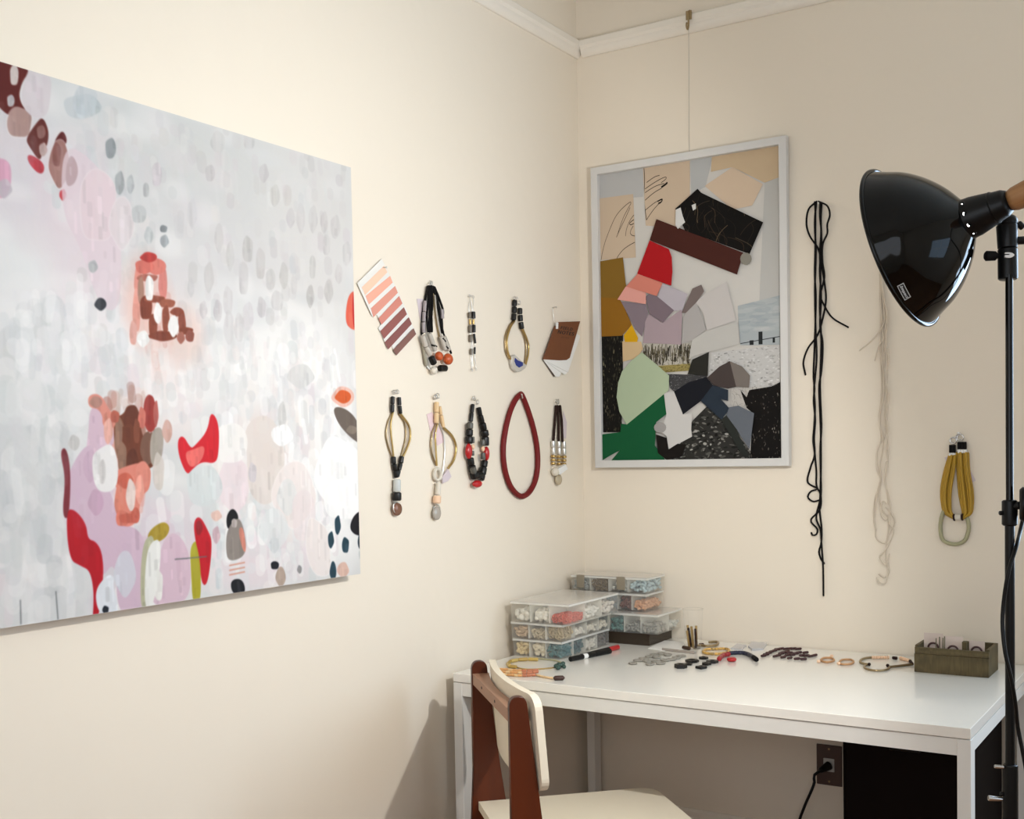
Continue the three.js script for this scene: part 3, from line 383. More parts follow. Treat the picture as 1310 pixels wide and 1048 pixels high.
// ================================================================== framed collage on the back wall
{
  const X0 = 0.0575, X1 = 0.6665, Y0 = 1.249, Y1 = 2.1555, W = 0.0205;
  const t = thing('framed_collage', 'white-framed collage of cut paper and photographs hanging from the picture rail', 'framed collage', [0.362, Y0, 0.0]);
  const fm = std(new THREE.Color().setRGB(0.62, 0.605, 0.58), 0.45);
  const q = (a) => sheet('back', a.map(([x, y]) => V(x, y, 0)), 0.008, 0.02, 0.001);
  const e = 0.0006;
  for (const a of [[[X0, Y0], [X0 + W, Y0 + W], [X0 + W, Y1 - W], [X0, Y1]], [[X1, Y0], [X1, Y1], [X1 - W, Y1 - W], [X1 - W, Y0 + W]], [[X0 + e, Y0], [X1 - e, Y0], [X1 - W - e, Y0 + W], [X0 + W + e, Y0 + W]], [[X0 + e, Y1], [X0 + W + e, Y1 - W], [X1 - W - e, Y1 - W], [X1 - e, Y1]]]) wpart(t, 'frame_rail', q(a), fm);
  const back = wpart(t, 'backing_board', bx(X0 + 0.012, X1 - 0.012, Y0 + 0.012, Y1 - 0.012, 0.002, 0.012), std(new THREE.Color().setRGB(0.55, 0.525, 0.485), 0.85));
  const Ez = zoomOf(740, 160, 4.368), Fz = zoomOf(740, 380, 4.368);
  const sp = (n, w, h, fn) => canvasTexture(n, n, (c) => { fn(c, n); });
  const specks = (base, cols, count, sz) => sp(256, 0, 0, (c, n) => { c.fillStyle = base; c.fillRect(0, 0, n, n); for (let i = 0; i < count; i++) { c.fillStyle = pick(cols); c.globalAlpha = rr(.3, .9); c.beginPath(); c.ellipse(rr(0, n), rr(0, n), rr(1, sz), rr(1, sz * 1.6), rr(0, 3), 0, 7); c.fill(); } c.globalAlpha = 1; });
  const strands = (base, cols, count) => sp(256, 0, 0, (c, n) => { c.fillStyle = base; c.fillRect(0, 0, n, n); for (let i = 0; i < count; i++) { c.strokeStyle = pick(cols); c.lineWidth = rr(.6, 2.2); c.globalAlpha = rr(.3, .9); const x = rr(0, n), y = rr(0, n); c.beginPath(); c.moveTo(x, y); c.bezierCurveTo(x + rr(-20, 20), y - 20, x + rr(-30, 30), y - 40, x + rr(-50, 50), y - rr(40, 90)); c.stroke(); } c.globalAlpha = 1; });
  const tx = {
    night: strands('#0d0a08', ['#7a6146', '#4f3c2b', '#94805f', '#33271c'], 60),
    forest: specks('#15130f', ['#2c2a20', '#3c3a2c', '#0b0a08', '#5b5844', '#8b8468'], 420, 5),
    field: sp(256, 0, 0, (c, n) => { c.fillStyle = '#c9c3b6'; c.fillRect(0, 0, n, n); for (let i = 0; i < 240; i++) { c.strokeStyle = pick(['#3b362c', '#59513f', '#2a261f', '#6e6650']); c.lineWidth = rr(1, 5); const x = rr(-10, n), y = rr(90, 200); c.beginPath(); c.moveTo(x, y); c.lineTo(x + rr(-8, 8), y - rr(20, 110)); c.stroke(); } c.fillStyle = '#a39458'; c.fillRect(0, 195, n, 61); for (let i = 0; i < 160; i++) { c.fillStyle = pick(['#6b603a', '#c4b67a', '#3d3722']); c.fillRect(rr(0, n), rr(185, n), rr(2, 12), rr(1, 4)); } }),
    snow: specks('#d5d3d0', ['#a9a7a4', '#8b8985', '#efeeec', '#f5f4f2', '#c0bebb'], 420, 5),
    pier: sp(256, 0, 0, (c, n) => { c.fillStyle = '#b9c0c2'; c.fillRect(0, 0, n, n); c.globalAlpha = .35; for (let i = 0; i < 40; i++) { c.fillStyle = pick(['#c9cdcd', '#a9b3b6', '#d6d6d3']); c.beginPath(); c.ellipse(rr(0, n), rr(0, 190), rr(20, 70), rr(5, 18), 0, 0, 7); c.fill(); } c.globalAlpha = 1; c.strokeStyle = '#3c4042'; c.lineWidth = 4; c.beginPath(); c.moveTo(0, 236); c.lineTo(n, 212); c.stroke(); c.fillStyle = '#2c2f30'; c.fillRect(124, 180, 24, 66); c.fillRect(70, 222, 24, 24); c.fillRect(208, 216, 14, 26); }),
    trees: specks('#120f0d', ['#0b0908', '#241f1b', '#4a443d', '#8d857a', '#b9b0a4'], 260, 4),
    branch: strands('#cfcac3', ['#1c1815', '#2d2823', '#4a433b'], 46),
    bw: specks('#33322f', ['#151412', '#58564f', '#9a968d', '#d3cfc6', '#0d0c0b'], 460, 6),
    gravel: specks('#4b4a4b', ['#2a2a2b', '#6d6c6d', '#8f8e8e', '#b5b3b1'], 380, 4),
  };
  const hand = (draw) => canvasTexture(512, 512, (c) => { c.fillStyle = '#dcc5ab'; c.fillRect(0, 0, 512, 512); c.strokeStyle = '#1d1712'; c.fillStyle = '#1d1712'; c.lineCap = 'round'; draw(c); });
  const line = (c, w, ...p) => { c.lineWidth = w; c.beginPath(); c.moveTo(p[0], p[1]); for (let i = 2; i < p.length - 2; i += 2) c.quadraticCurveTo(p[i], p[i + 1], (p[i] + p[i + 2]) / 2, (p[i + 1] + p[i + 3]) / 2); c.lineTo(p[p.length - 2], p[p.length - 1]); c.stroke(); };
  tx.handA = hand((c) => { line(c, 5, 10, 500, 40, 400, 150, 250, 250, 140, 440, 60, 460, 75, 420, 105, 330, 190, 250, 320); line(c, 5, 440, 110, 370, 190, 300, 260, 240, 330); line(c, 5, 500, 170, 440, 200, 380, 280, 370, 330); line(c, 6, 490, 210, 420, 230, 440, 250, 490, 240); line(c, 5, 480, 260, 430, 300, 450, 330, 500, 340); line(c, 5, 500, 390, 360, 420, 260, 480, 230, 512); });
  tx.handB = hand((c) => { line(c, 6, 10, 0, 20, 80, 5, 200, 10, 300, 30, 420); line(c, 5, 40, 120, 120, 85, 180, 80); line(c, 5, 20, 170, 120, 130, 250, 95, 260, 115, 200, 140); line(c, 5, 20, 200, 120, 160, 230, 150); line(c, 16, 205, 175, 245, 160, 262, 150); line(c, 5, 20, 260, 100, 215, 200, 185); line(c, 5, 20, 340, 100, 300, 160, 280, 215, 265, 205, 295, 160, 310); line(c, 8, 160, 285, 205, 270, 205, 290, 165, 300); line(c, 5, 30, 420, 90, 360, 160, 310); });
  const pc = (s) => std(new THREE.Color(s).multiplyScalar(0.8), 0.8, 0, { specularIntensity: 0.4 });
  const pieces = [
    [Ez, [[118, 150], [360, 130], [360, 400], [118, 420]], '#c3c2c0'], [Ez, [[622, 190], [748, 170], [708, 345], [630, 385]], '#bfbfbd'], [Ez, [[1040, 320], [1128, 290], [1128, 1000], [1010, 990]], '#c6c4bf'],
    [Ez, [[118, 410], [305, 385], [320, 740], [122, 755]], tx.handA], [Ez, [[360, 215], [622, 190], [622, 400], [550, 470], [550, 572], [375, 562]], tx.handB],
    [Ez, [[745, 170], [1118, 115], [1125, 290], [1040, 322], [860, 235], [740, 262]], '#d3ba99'], [Ez, [[705, 340], [860, 235], [1030, 330], [970, 450], [860, 472]], '#dcc4aa'],
    [Fz, [[890, 50], [1128, -10], [1125, 268], [905, 270], [895, 145]], tx.pier], [Fz, [[745, 310], [1125, 270], [1128, 485], [1080, 500], [960, 507], [820, 500], [725, 442]], tx.snow],
    [Fz, [[850, 505], [1000, 503], [985, 645], [845, 605]], tx.branch], [Fz, [[905, 520], [940, 560], [955, 520], [1080, 500], [1128, 475], [1132, 910], [960, 905], [975, 650], [940, 620]], tx.trees],
    [Fz, [[125, 215], [250, 212], [250, 360], [242, 755], [132, 757]], tx.forest], [Fz, [[362, 262], [638, 255], [622, 412], [490, 422], [358, 332]], tx.field],
    [Fz, [[500, 430], [720, 438], [722, 470], [540, 535], [512, 505]], tx.gravel], [Fz, [[570, 820], [640, 690], [720, 610], [820, 680], [962, 860], [962, 912], [490, 912]], tx.bw],
    [Ez, [[122, 762], [250, 740], [265, 880], [270, 905], [225, 975], [122, 968]], '#8b6826'], [Fz, [[122, 3], [228, 8], [250, 40], [300, 155], [245, 217], [125, 222]], '#96671c'],
    [Fz, [[247, 248], [352, 250], [362, 290], [330, 342], [250, 362]], '#dabd92'], [Fz, [[255, 215], [300, 155], [335, 230], [330, 252], [262, 252]], '#e0aa12'],
    [Fz, [[240, 25], [380, 40], [392, 90], [357, 222], [320, 180]], '#8c7d85'], [Fz, [[375, 140], [395, 95], [470, 145], [582, 68], [576, 267], [363, 257]], '#b19ea4'],
    [Ez, [[470, 882], [612, 945], [585, 1035], [535, 1040], [445, 960]], '#c2bac1'], [Fz, [[376, 0], [398, -17], [440, -5], [537, 75], [475, 144], [400, 97]], '#82727a'],
    [Fz, [[588, 112], [622, 60], [662, 28], [717, 182], [640, 242], [580, 264]], '#b7b2af'], [Fz, [[658, 32], [700, -10], [830, -85], [882, 132], [720, 187], [700, 90]], '#d0cac6'],
    [Ez, [[640, 915], [690, 893], [705, 930], [662, 992], [602, 1052], [580, 1050]], '#7d6f6b'], [Fz, [[638, 242], [720, 188], [895, 143], [902, 264], [750, 302], [642, 332], [620, 352]], '#cac7c1'],
    [Fz, [[732, 308], [726, 442], [613, 432], [640, 350]], '#2b2a25'], [Fz, [[722, 452], [790, 390], [850, 358], [887, 502], [840, 512], [760, 497]], '#4b413e'], [Fz, [[850, 360], [917, 388], [962, 440], [957, 507], [885, 502]], '#7e756e'],
    [Ez, [[440, 527], [925, 715], [890, 837], [402, 645]], '#4a231b'], [Ez, [[545, 470], [670, 358], [690, 380], [1036, 545], [960, 722], [600, 592]], tx.night], [Ez, [[548, 475], [575, 463], [587, 510], [600, 545], [560, 582], [546, 560]], '#e3e1dd'], [Ez, [[637, 450], [660, 440], [660, 470], [645, 480]], '#e0ded9'],
    [Ez, [[402, 646], [510, 695], [526, 740], [530, 820], [523, 899], [333, 832]], '#b5161d'], [Ez, [[335, 833], [476, 884], [442, 957], [380, 937], [268, 907]], '#de8876'], [Ez, [[270, 903], [382, 940], [382, 1002], [223, 977]], '#eba79b'],
    [Fz, [[483, 538], [540, 528], [592, 657], [640, 650], [635, 740], [640, 780], [562, 822], [560, 850], [535, 857], [505, 845], [500, 780], [463, 752], [497, 655]], '#dad7d3'],
    [Fz, [[482, 538], [497, 655], [440, 700], [433, 830], [490, 913], [190, 913], [237, 857], [180, 888], [133, 913], [133, 768], [240, 755], [245, 708], [275, 712]], '#115a34'], [Fz, [[360, 310], [435, 372], [512, 440], [510, 522], [275, 714], [235, 642], [219, 560], [228, 480], [250, 415], [300, 358]], '#b7c6a6'],
    [Fz, [[540, 530], [620, 478], [720, 448], [757, 495], [690, 582], [590, 657]], '#15171f'], [Fz, [[688, 582], [757, 493], [842, 520], [842, 582], [800, 570], [852, 625], [805, 687]], '#29333f'], [Fz, [[848, 616], [900, 608], [987, 650], [962, 852], [890, 740], [832, 662]], '#6a6f77'], [Fz, [[803, 687], [832, 660], [890, 740], [962, 912], [920, 882]], '#2b2e2a'],
    [Fz, [[440, 768], [500, 788], [510, 852], [560, 820], [607, 825], [582, 892], [500, 914], [450, 872]], '#150f0c'],
  ];
  const inX = (x) => Math.min(Math.max(x, X0 + W - 0.0), X1 - W), inY = (y) => Math.min(Math.max(y, Y0 + W), Y1 - W);
  const mats = new Map(), addPiece = (pts, m, i) => { if (!mats.has(m)) mats.set(m, typeof m === 'string' ? pc(m) : std(new THREE.Color().setRGB(0.74, 0.74, 0.74), 0.8, 0, { map: m, specularIntensity: 0.35 })); const o = 0.0121 + i * 0.00022; wpart(t, 'paper_cutout', sheet('back', pts.map((p) => { const q = onBack(...p, 0.014); return V(inX(q.x), inY(q.y), 0); }), o, 0.0004), mats.get(m)); };
  pieces.forEach(([z, pts, m], i) => addPiece(pts.map(z), m, i));
  const el = (z, cx, cy, rx, ry) => Array.from({ length: 14 }, (_, i) => z([cx + rx * Math.cos(i * 0.4488), cy + ry * Math.sin(i * 0.4488)]));
  addPiece(el(Ez, 942, 750, 32, 35), '#8e8a7f', pieces.length); addPiece(el(Fz, 463, 730, 34, 30), '#a8a4a1', pieces.length + 1);
  // hanging wire up to the hook
  const hx = 0.383;
  wpart(t, 'hanging_wire', tube([V(hx, 2.508, 0.028), V(hx - 0.001, 2.45, 0.026), V(hx - 0.006, 2.3, 0.018), V(hx - 0.011, 2.157, 0.008), V(hx - 0.0115, 2.13, 0.001)], 0.0006, { radial: 5, seg: 30 }), M.wire);
  const h = thing('picture_hook', 'brass picture hook over the white picture rail above the collage', 'hook', [hx, 2.505, 0.0]);
  wpart(h, 'clip', tube([V(hx, 2.548, 0.006), V(hx, 2.558, 0.012), V(hx, 2.553, 0.026), V(hx, 2.53, 0.028), V(hx, 2.512, 0.029), V(hx, 2.5, 0.036), V(hx, 2.507, 0.043), V(hx, 2.516, 0.041)], 0.0028, { seg: 40 }), M.brass);
  wpart(h, 'plate', bx(hx - 0.009, hx + 0.009, 2.53, 2.556, 0.0245, 0.0265, 0.001), M.brass);
}
// ================================================================== nails in the walls
function nail(side, px, py, label, r = 0.0028) {
  const W = side === 'left' ? onLeft : onBack, a = W(px, py, -0.004), b = W(px, py, 0).setComponent(side === 'left' ? 0 : 2, 0.014);
  b.y = a.y = W(px, py, 0.012).y; const k = side === 'left' ? 'z' : 'x'; a[k] = b[k] = W(px, py, 0.012)[k];
  const n = V(0, 0, 0).setComponent(side === 'left' ? 0 : 2, 1);
  single('wall_nail', label, 'nail', [seg(a, b, 0.001), seg(b.clone().addScaledVector(n, -0.0008), b.clone().addScaledVector(n, 0.0008), r)], M.silver, 'nails in the walls');
}
for (const [px, py, what] of [[494, 342, 'paint sample card'], [551, 362, 'black, cream and orange multi-strand necklace'], [603, 379, 'black and gold bead strand'], [659, 383, 'gold loop with the blue pendant'], [711, 393, 'brown notebook'], [506, 501, 'gold wire necklace with the black beads and shell drop'], [558, 508, 'gold and peach wire necklace'], [607, 511, 'black and red bead necklace'], [666, 504, 'dark red loop'], [714, 514, 'brown cords with silver tubes']]) nail('left', px, py, `small silver nail holding up the ${what}`);
for (const [px, py, what] of [[1047, 260, 'black yarn'], [1129, 262, 'cream yarn'], [1226, 554, 'mustard yellow necklace']]) nail('back', px, py, `small silver nail holding up the ${what}`);

// ================================================================== jewellery on the left wall
const LM = 0.00197;
{ // paint sample card
  const p = pen('left', zoomOf(450, 310, 5.82), 5.82, LM), t = thing('paint_sample_card', 'stepped card of peach to brown paint samples pinned beside the painting', 'paint card', onLeft(490, 450, 0));
  const white = std(new THREE.Color().setRGB(0.74, 0.71, 0.66), 0.7);
  wpart(t, 'card', p.sheet([[38, 305], [220, 125], [345, 375], [358, 400], [185, 540], [150, 552]], 0.003, 0.001), white);
  wpart(t, 'card', p.sheet([[185, 540], [345, 385], [415, 525], [440, 590], [265, 790], [195, 640], [218, 608]], 0.002, 0.001), white);
  wpart(t, 'card', p.sheet([[295, 770], [440, 600], [476, 675], [326, 837]], 0.001, 0.001), white);
  const S = [[[75, 335], [240, 175], [262, 215], [97, 385], '#f0c3a6'], [[103, 400], [285, 250], [302, 292], [125, 455], '#e6a48c'], [[142, 492], [322, 325], [340, 368], [158, 550], '#d58f7c'], [[198, 568], [352, 400], [374, 448], [218, 606], '#cb7f6e'], [[212, 662], [388, 484], [408, 528], [236, 712], '#8d5149'], [[245, 745], [424, 558], [444, 600], [268, 790], '#7f4a45'], [[308, 800], [460, 640], [476, 676], [328, 836], '#7a5249']];
  S.forEach(([a, b, c, d, col]) => wpart(t, 'colour_strip', p.sheet([a, b, [c[0] + 3, c[1] + 8], [d[0] + 3, d[1] + 8]], 0.0041, 0.0003), std(new THREE.Color(col), 0.6)));
}
{ // multi-strand necklace
  const p = pen('left', zoomOf(520, 345, 7.4875), 7.4875, LM), t = thing('necklace', 'multi-strand necklace of black cords, cream paper tubes and orange beads', 'necklace', onLeft(555, 478, 0), 'jewellery hung on the left wall');
  const grey = std(new THREE.Color().setRGB(0.3, 0.26, 0.26), 0.4), cr = std(new THREE.Color().setRGB(0.46, 0.415, 0.355), 0.6);
  wpart(t, 'price_tag', p.sheet([[97, 280], [158, 280], [150, 400], [130, 490]], 0.001, 0.0006), M.mauveTag);
  wpart(t, 'clasp_ring', p.ring([240, 128], 18, 5, 0.006), M.silver); wpart(t, 'clasp_ring', p.ring([228, 140], 15, 4, 0.008), M.silver);
  const cords = [[[[205, 160], [190, 230], [170, 330], [150, 480], [145, 612]], 11], [[[215, 160], [208, 300], [195, 450], [208, 592]], 11], [[[240, 160], [247, 300], [240, 450], [243, 592]], 12], [[[255, 165], [290, 310], [322, 450], [342, 602]], 13], [[[270, 170], [318, 290], [352, 410], [330, 500], [352, 605]], 11]];
  cords.push([[[228, 160], [225, 320], [218, 470], [225, 600]], 10], [[[262, 165], [305, 320], [338, 470], [345, 600]], 10], [[[200, 165], [182, 300], [160, 450], [155, 610]], 9], [[[350, 600], [385, 690], [425, 800]], 9], [[[143, 612], [150, 720], [175, 850], [198, 915]], 7]);
  cords.forEach(([c, r], i) => wpart(t, 'cord', p.tube(c, r, 0.002 + (i % 3) * 0.003), M.cordBlack));
  wpart(t, 'cord', p.tube([[258, 235], [275, 400], [298, 560], [318, 660]], 9, 0.001), M.brass); wpart(t, 'cord', p.tube([[272, 250], [290, 430], [312, 560], [335, 660]], 8, 0.006), cr);
  for (const [a, b] of [[[178, 300], [172, 400]], [[170, 405], [165, 500]], [[162, 505], [166, 605]], [[340, 380], [345, 470]]]) wpart(t, 'tube_bead', p.bead(a, b, 17, 0.006), grey);
  for (const [a, b, r] of [[[152, 632], [186, 735], 27], [[188, 738], [228, 818], 27], [[218, 610], [255, 715], 24], [[257, 720], [275, 780], 24], [[330, 640], [372, 770], 22], [[358, 640], [408, 775], 20]]) wpart(t, 'paper_tube', p.bead(a, b, r, 0.008), cr);
  wpart(t, 'paper_tube', p.bead([152, 700], [192, 922], 18, 0.002), std(new THREE.Color().setRGB(0.3, 0.27, 0.2), 0.6));
  for (const [a, b] of [[[240, 722], [290, 738]], [[345, 655], [375, 690]], [[375, 735], [400, 755]]]) wpart(t, 'band', p.bead(a, b, 9, 0.016), M.beadBlack);
  wpart(t, 'cord', p.tube([[375, 640], [405, 720], [432, 800]], 6, 0.014), M.cordBlack);
  wpart(t, 'orange_bead', p.ball([312, 828], 38, 44, 0.008), M.orange); wpart(t, 'orange_bead', p.ball([398, 858], 46, 56, 0.008), M.orange);
  wpart(t, 'black_bead', p.bead([235, 835], [265, 905], 32, 0.01), M.beadBlack); wpart(t, 'black_bead', p.bead([315, 945], [378, 945], 32, 0.008), M.beadBlack);
  wpart(t, 'cord', p.tube([[185, 880], [205, 935], [240, 965]], 8, 0.004), M.white); wpart(t, 'cream_bead', p.ball([264, 965], 32, 40, 0.006), M.cream);
}
{ // narrow strand
  const p = pen('left', zoomOf(590, 360, 8.0625), 8.0625, 0.0021), t = thing('bead_strand', 'narrow pair of silver wires strung with black and gold beads', 'jewellery', onLeft(603, 475, 0), 'jewellery hung on the left wall');
  const dk = std(new THREE.Color().setRGB(0.13, 0.105, 0.075), 0.35);
  for (const c of [[[92, 150], [90, 200], [78, 270], [82, 320], [95, 400], [95, 520], [105, 640], [102, 750], [105, 840], [110, 915]], [[122, 160], [130, 200], [120, 260], [125, 320], [125, 440], [130, 560], [145, 650], [140, 740], [140, 790], [150, 860], [152, 900]], [[104, 200], [112, 300], [105, 420], [100, 520], [120, 640], [118, 760], [122, 880]]]) wpart(t, 'wire', p.tube(c, 3.4, 0.003, { seg: 60 }), M.silver);
  for (const [a, b, r, m] of [[[88, 318], [88, 380], 18, dk], [[125, 312], [128, 384], 21, M.beadBlack], [[94, 455], [94, 530], 20, dk], [[130, 448], [130, 528], 19, M.beadBlack], [[98, 552], [98, 626], 19, dk], [[132, 540], [146, 640], 12, M.beadBlack], [[103, 695], [103, 756], 15, dk], [[141, 680], [139, 750], 10, M.beadBlack]]) wpart(t, 'bead', p.bead(a, b, r, 0.002), m);
  for (const [a, b] of [[[92, 388], [93, 448]], [[126, 390], [128, 444]]]) wpart(t, 'gold_bead', p.bead(a, b, 13, 0.003), M.gold);
  for (const c of [[90, 150], [126, 162], [110, 915], [152, 905]]) wpart(t, 'wire_loop', p.ring(c, 13, 3, 0.006), M.silver);
}
{ // gold loop with blue pendant
  const p = pen('left', zoomOf(590, 360, 8.0625), 8.0625, 0.0021), t = thing('necklace', 'brass tube loop with black barrel beads and a grey pendant with blue inlay', 'necklace', onLeft(660, 475, 0), 'jewellery hung on the left wall');
  for (const c of [[552, 172], [576, 172]]) wpart(t, 'clasp_ring', p.ring(c, 14, 3.4, 0.008), M.silver); wpart(t, 'clasp_ring', p.ring([600, 220], 20, 4, 0.006), M.silver);
  for (const [a, b] of [[[552, 192], [550, 254]], [[550, 262], [547, 326]], [[546, 334], [540, 400]], [[606, 276], [606, 338]], [[609, 346], [613, 412]], [[616, 420], [626, 492]]]) wpart(t, 'barrel_bead', p.bead(a, b, 27, 0.002), M.beadBlack);
  wpart(t, 'brass_tube', p.tube([[540, 405], [495, 465], [458, 560], [452, 640], [462, 730], [490, 800]], 12, 0.001), M.brass); wpart(t, 'brass_tube', p.tube([[550, 408], [510, 470], [480, 560], [470, 630], [485, 740], [510, 800]], 11, 0.006), M.gold);
  wpart(t, 'brass_tube', p.tube([[618, 495], [650, 570], [668, 650], [668, 740], [655, 870]], 12, 0.001), M.brass); wpart(t, 'brass_tube', p.tube([[634, 490], [672, 580], [695, 660], [690, 760], [662, 870]], 11, 0.006), M.gold);
  const pd = wpart(t, 'pendant', p.sheet([[500, 780], [530, 762], [560, 790], [600, 830], [650, 870], [635, 895], [590, 925], [550, 932], [515, 900], [500, 850]], 0.004, 0.007, 0.0015), M.stone, 'pale grey pendant');
  wpart(pd, 'inlay', p.sheet([[552, 790], [580, 815], [632, 838], [634, 870], [595, 890], [565, 868], [548, 825]], 0.0122, 0.0015), M.blue, 'deep blue inlay');
}
{ // notebook
  const p = pen('left', zoomOf(590, 360, 8.0625), 8.0625, 0.0021), t = thing('notebook', 'brown kraft pocket notebook with black lettering hanging open on the wall', 'notebook', onLeft(715, 482, 0));
  const cover = canvasTexture(512, 640, (c, w, h) => {
    c.fillStyle = '#6e3f20'; c.fillRect(0, 0, w, h);
    for (let i = 0; i < 900; i++) { c.globalAlpha = 0.18; c.fillStyle = pick(['#4f2912', '#774526', '#5a3018']); c.fillRect(rr(0, w), rr(0, h), rr(1, 5), rr(4, 40)); }
    c.globalAlpha = 1; c.fillStyle = '#140b06'; c.textAlign = 'center'; c.save(); c.transform(1, 0, -0.3, 1, 0, 0);
    c.font = 'bold 62px sans-serif'; c.fillText('FIELD', 365, 165); c.font = 'bold 72px sans-serif'; c.fillText('NOTES', 375, 235); c.fillStyle = '#3a200f'; c.font = '28px sans-serif'; c.fillText('48 PAGE', 385, 290); c.restore();
  });
  wpart(t, 'back_cover', p.sheet([[840, 812], [855, 808], [975, 965], [955, 985]], 0.003, 0.0008), std(new THREE.Color().setRGB(0.09, 0.06, 0.045), 0.7));
  for (const [q, o] of [[[[845, 810], [1000, 812], [1190, 560], [1225, 570], [1010, 985], [975, 985]], 0.0045], [[[845, 808], [1020, 812], [1195, 545], [1225, 575], [1085, 955], [1060, 962]], 0.006], [[[845, 806], [1040, 812], [1190, 540], [1222, 560], [1100, 940]], 0.0075]]) wpart(t, 'page', p.sheet(q, o, 0.0007), M.paper);
  wpart(t, 'front_cover', p.sheet([[840, 805], [960, 465], [1000, 420], [1225, 412], [1118, 790], [1085, 812], [1010, 815]], 0.009, 0.0008), std(0xffffff, 0.75, 0, { map: cover }), 'brown cover with black lettering');
  wpart(t, 'string', p.tube([[968, 262], [950, 275], [955, 370], [968, 445], [980, 470]], 3.5, 0.01), M.silver); wpart(t, 'clip', p.sheet([[975, 425], [1000, 425], [997, 490], [975, 490]], 0.0105, 0.001), M.white);
}
const p7 = pen('left', zoomOf(480, 490, 5.513), 5.513, LM);
{ // gold wires, black beads, shell drop
  const p = p7, t = thing('necklace', 'gold wire necklace with black bead ends and a brown shell drop', 'necklace', onLeft(507, 661, 0), 'jewellery hung on the left wall');
  for (const c of [[132, 66], [158, 62]]) wpart(t, 'clasp_ring', p.ring(c, 14, 3, 0.006), M.silver);
  for (const [a, b] of [[[124, 96], [122, 150]], [[122, 152], [120, 206]], [[168, 100], [172, 158]], [[172, 160], [178, 218]]]) wpart(t, 'black_bead', p.bead(a, b, 14, 0.002), M.beadBlack);
  wpart(t, 'gold_wire', p.tube([[118, 208], [85, 290], [76, 370], [95, 460], [120, 525]], 6, 0.001), M.brass); wpart(t, 'gold_wire', p.tube([[126, 208], [110, 280], [112, 360], [122, 450], [130, 525]], 7, 0.004), M.gold);
  wpart(t, 'gold_wire', p.tube([[165, 218], [208, 290], [214, 380], [195, 470], [180, 522]], 6, 0.001), M.brass); wpart(t, 'gold_wire', p.tube([[178, 216], [240, 310], [246, 390], [220, 470], [195, 522]], 8, 0.004), M.gold);
  for (const [a, b] of [[[128, 520], [130, 570]], [[132, 572], [142, 620]], [[143, 620], [150, 668]], [[188, 518], [180, 568]], [[178, 570], [166, 615]], [[165, 616], [153, 662]]]) wpart(t, 'black_bead', p.bead(a, b, 17, 0.002), M.beadBlack);
  wpart(t, 'glass_tube', p.bead([153, 680], [153, 768], 26, 0.002), std(new THREE.Color().setRGB(0.55, 0.56, 0.53), 0.2)); wpart(t, 'black_bead', p.bead([152, 770], [152, 832], 32, 0.002), M.beadBlack);
  wpart(t, 'bail_wire', p.ring([152, 880], 38, 4, 0.01), M.silver);
  wpart(t, 'shell_drop', p.ball([155, 890], 40, 46, 0.002, 20), std(new THREE.Color().setRGB(0.19, 0.085, 0.05), 0.2, 0.2), 'brown shell disc');
}
{ // peach and gold
  const p = p7, t = thing('necklace', 'gold and peach wire necklace with pink tag and a clear stone drop', 'necklace', onLeft(560, 667, 0), 'jewellery hung on the left wall');
  wpart(t, 'price_tag', p.sheet([[362, 222], [400, 205], [490, 412], [440, 442], [385, 330]], 0.0008, 0.0006), M.pinkTag);
  for (const [c, r] of [[[440, 92], 19], [[425, 100], 14]]) wpart(t, 'clasp_ring', p.ring(c, r, 4, 0.007), M.silver);
  for (const [a, b, r] of [[[434, 135], [432, 208], 17], [[432, 211], [432, 285], 18], [[455, 165], [465, 225], 12], [[466, 228], [480, 312], 14]]) wpart(t, 'pale_bead', p.bead(a, b, r, 0.003), M.paleWood);
  wpart(t, 'gold_wire', p.tube([[425, 290], [400, 360], [393, 440], [402, 510], [430, 580]], 7, 0.002), M.brass); wpart(t, 'gold_wire', p.tube([[438, 290], [425, 360], [428, 470], [435, 580]], 7, 0.006), M.gold);
  wpart(t, 'gold_wire', p.tube([[455, 290], [480, 370], [490, 480], [480, 600], [470, 660]], 6, 0.002), M.silver); wpart(t, 'gold_wire', p.tube([[486, 318], [545, 380], [570, 450], [555, 540], [515, 602]], 9, 0.003), M.gold);
  wpart(t, 'stone_disc', p.ring([440, 645], 40, 13, 0.004), M.cream); wpart(t, 'stone_chip', p.sheet([[465, 670], [505, 610], [527, 660], [505, 690], [470, 705]], 0.004, 0.004, 0.001), M.mauveTag);
  wpart(t, 'cream_tube', p.bead([447, 705], [440, 790], 21, 0.004), M.cream); wpart(t, 'peach_bead', p.bead([436, 795], [434, 850], 30, 0.002), M.peach);
  wpart(t, 'bail_wire', p.ring([434, 895], 38, 5, 0.004), M.silver); wpart(t, 'stone_drop', p.ball([434, 920], 38, 48, 0.003, 18), std(new THREE.Color().setRGB(0.42, 0.38, 0.33), 0.12, 0.2));
}
const p8 = pen('left', zoomOf(590, 490, 6.55), 6.55, 0.00205);
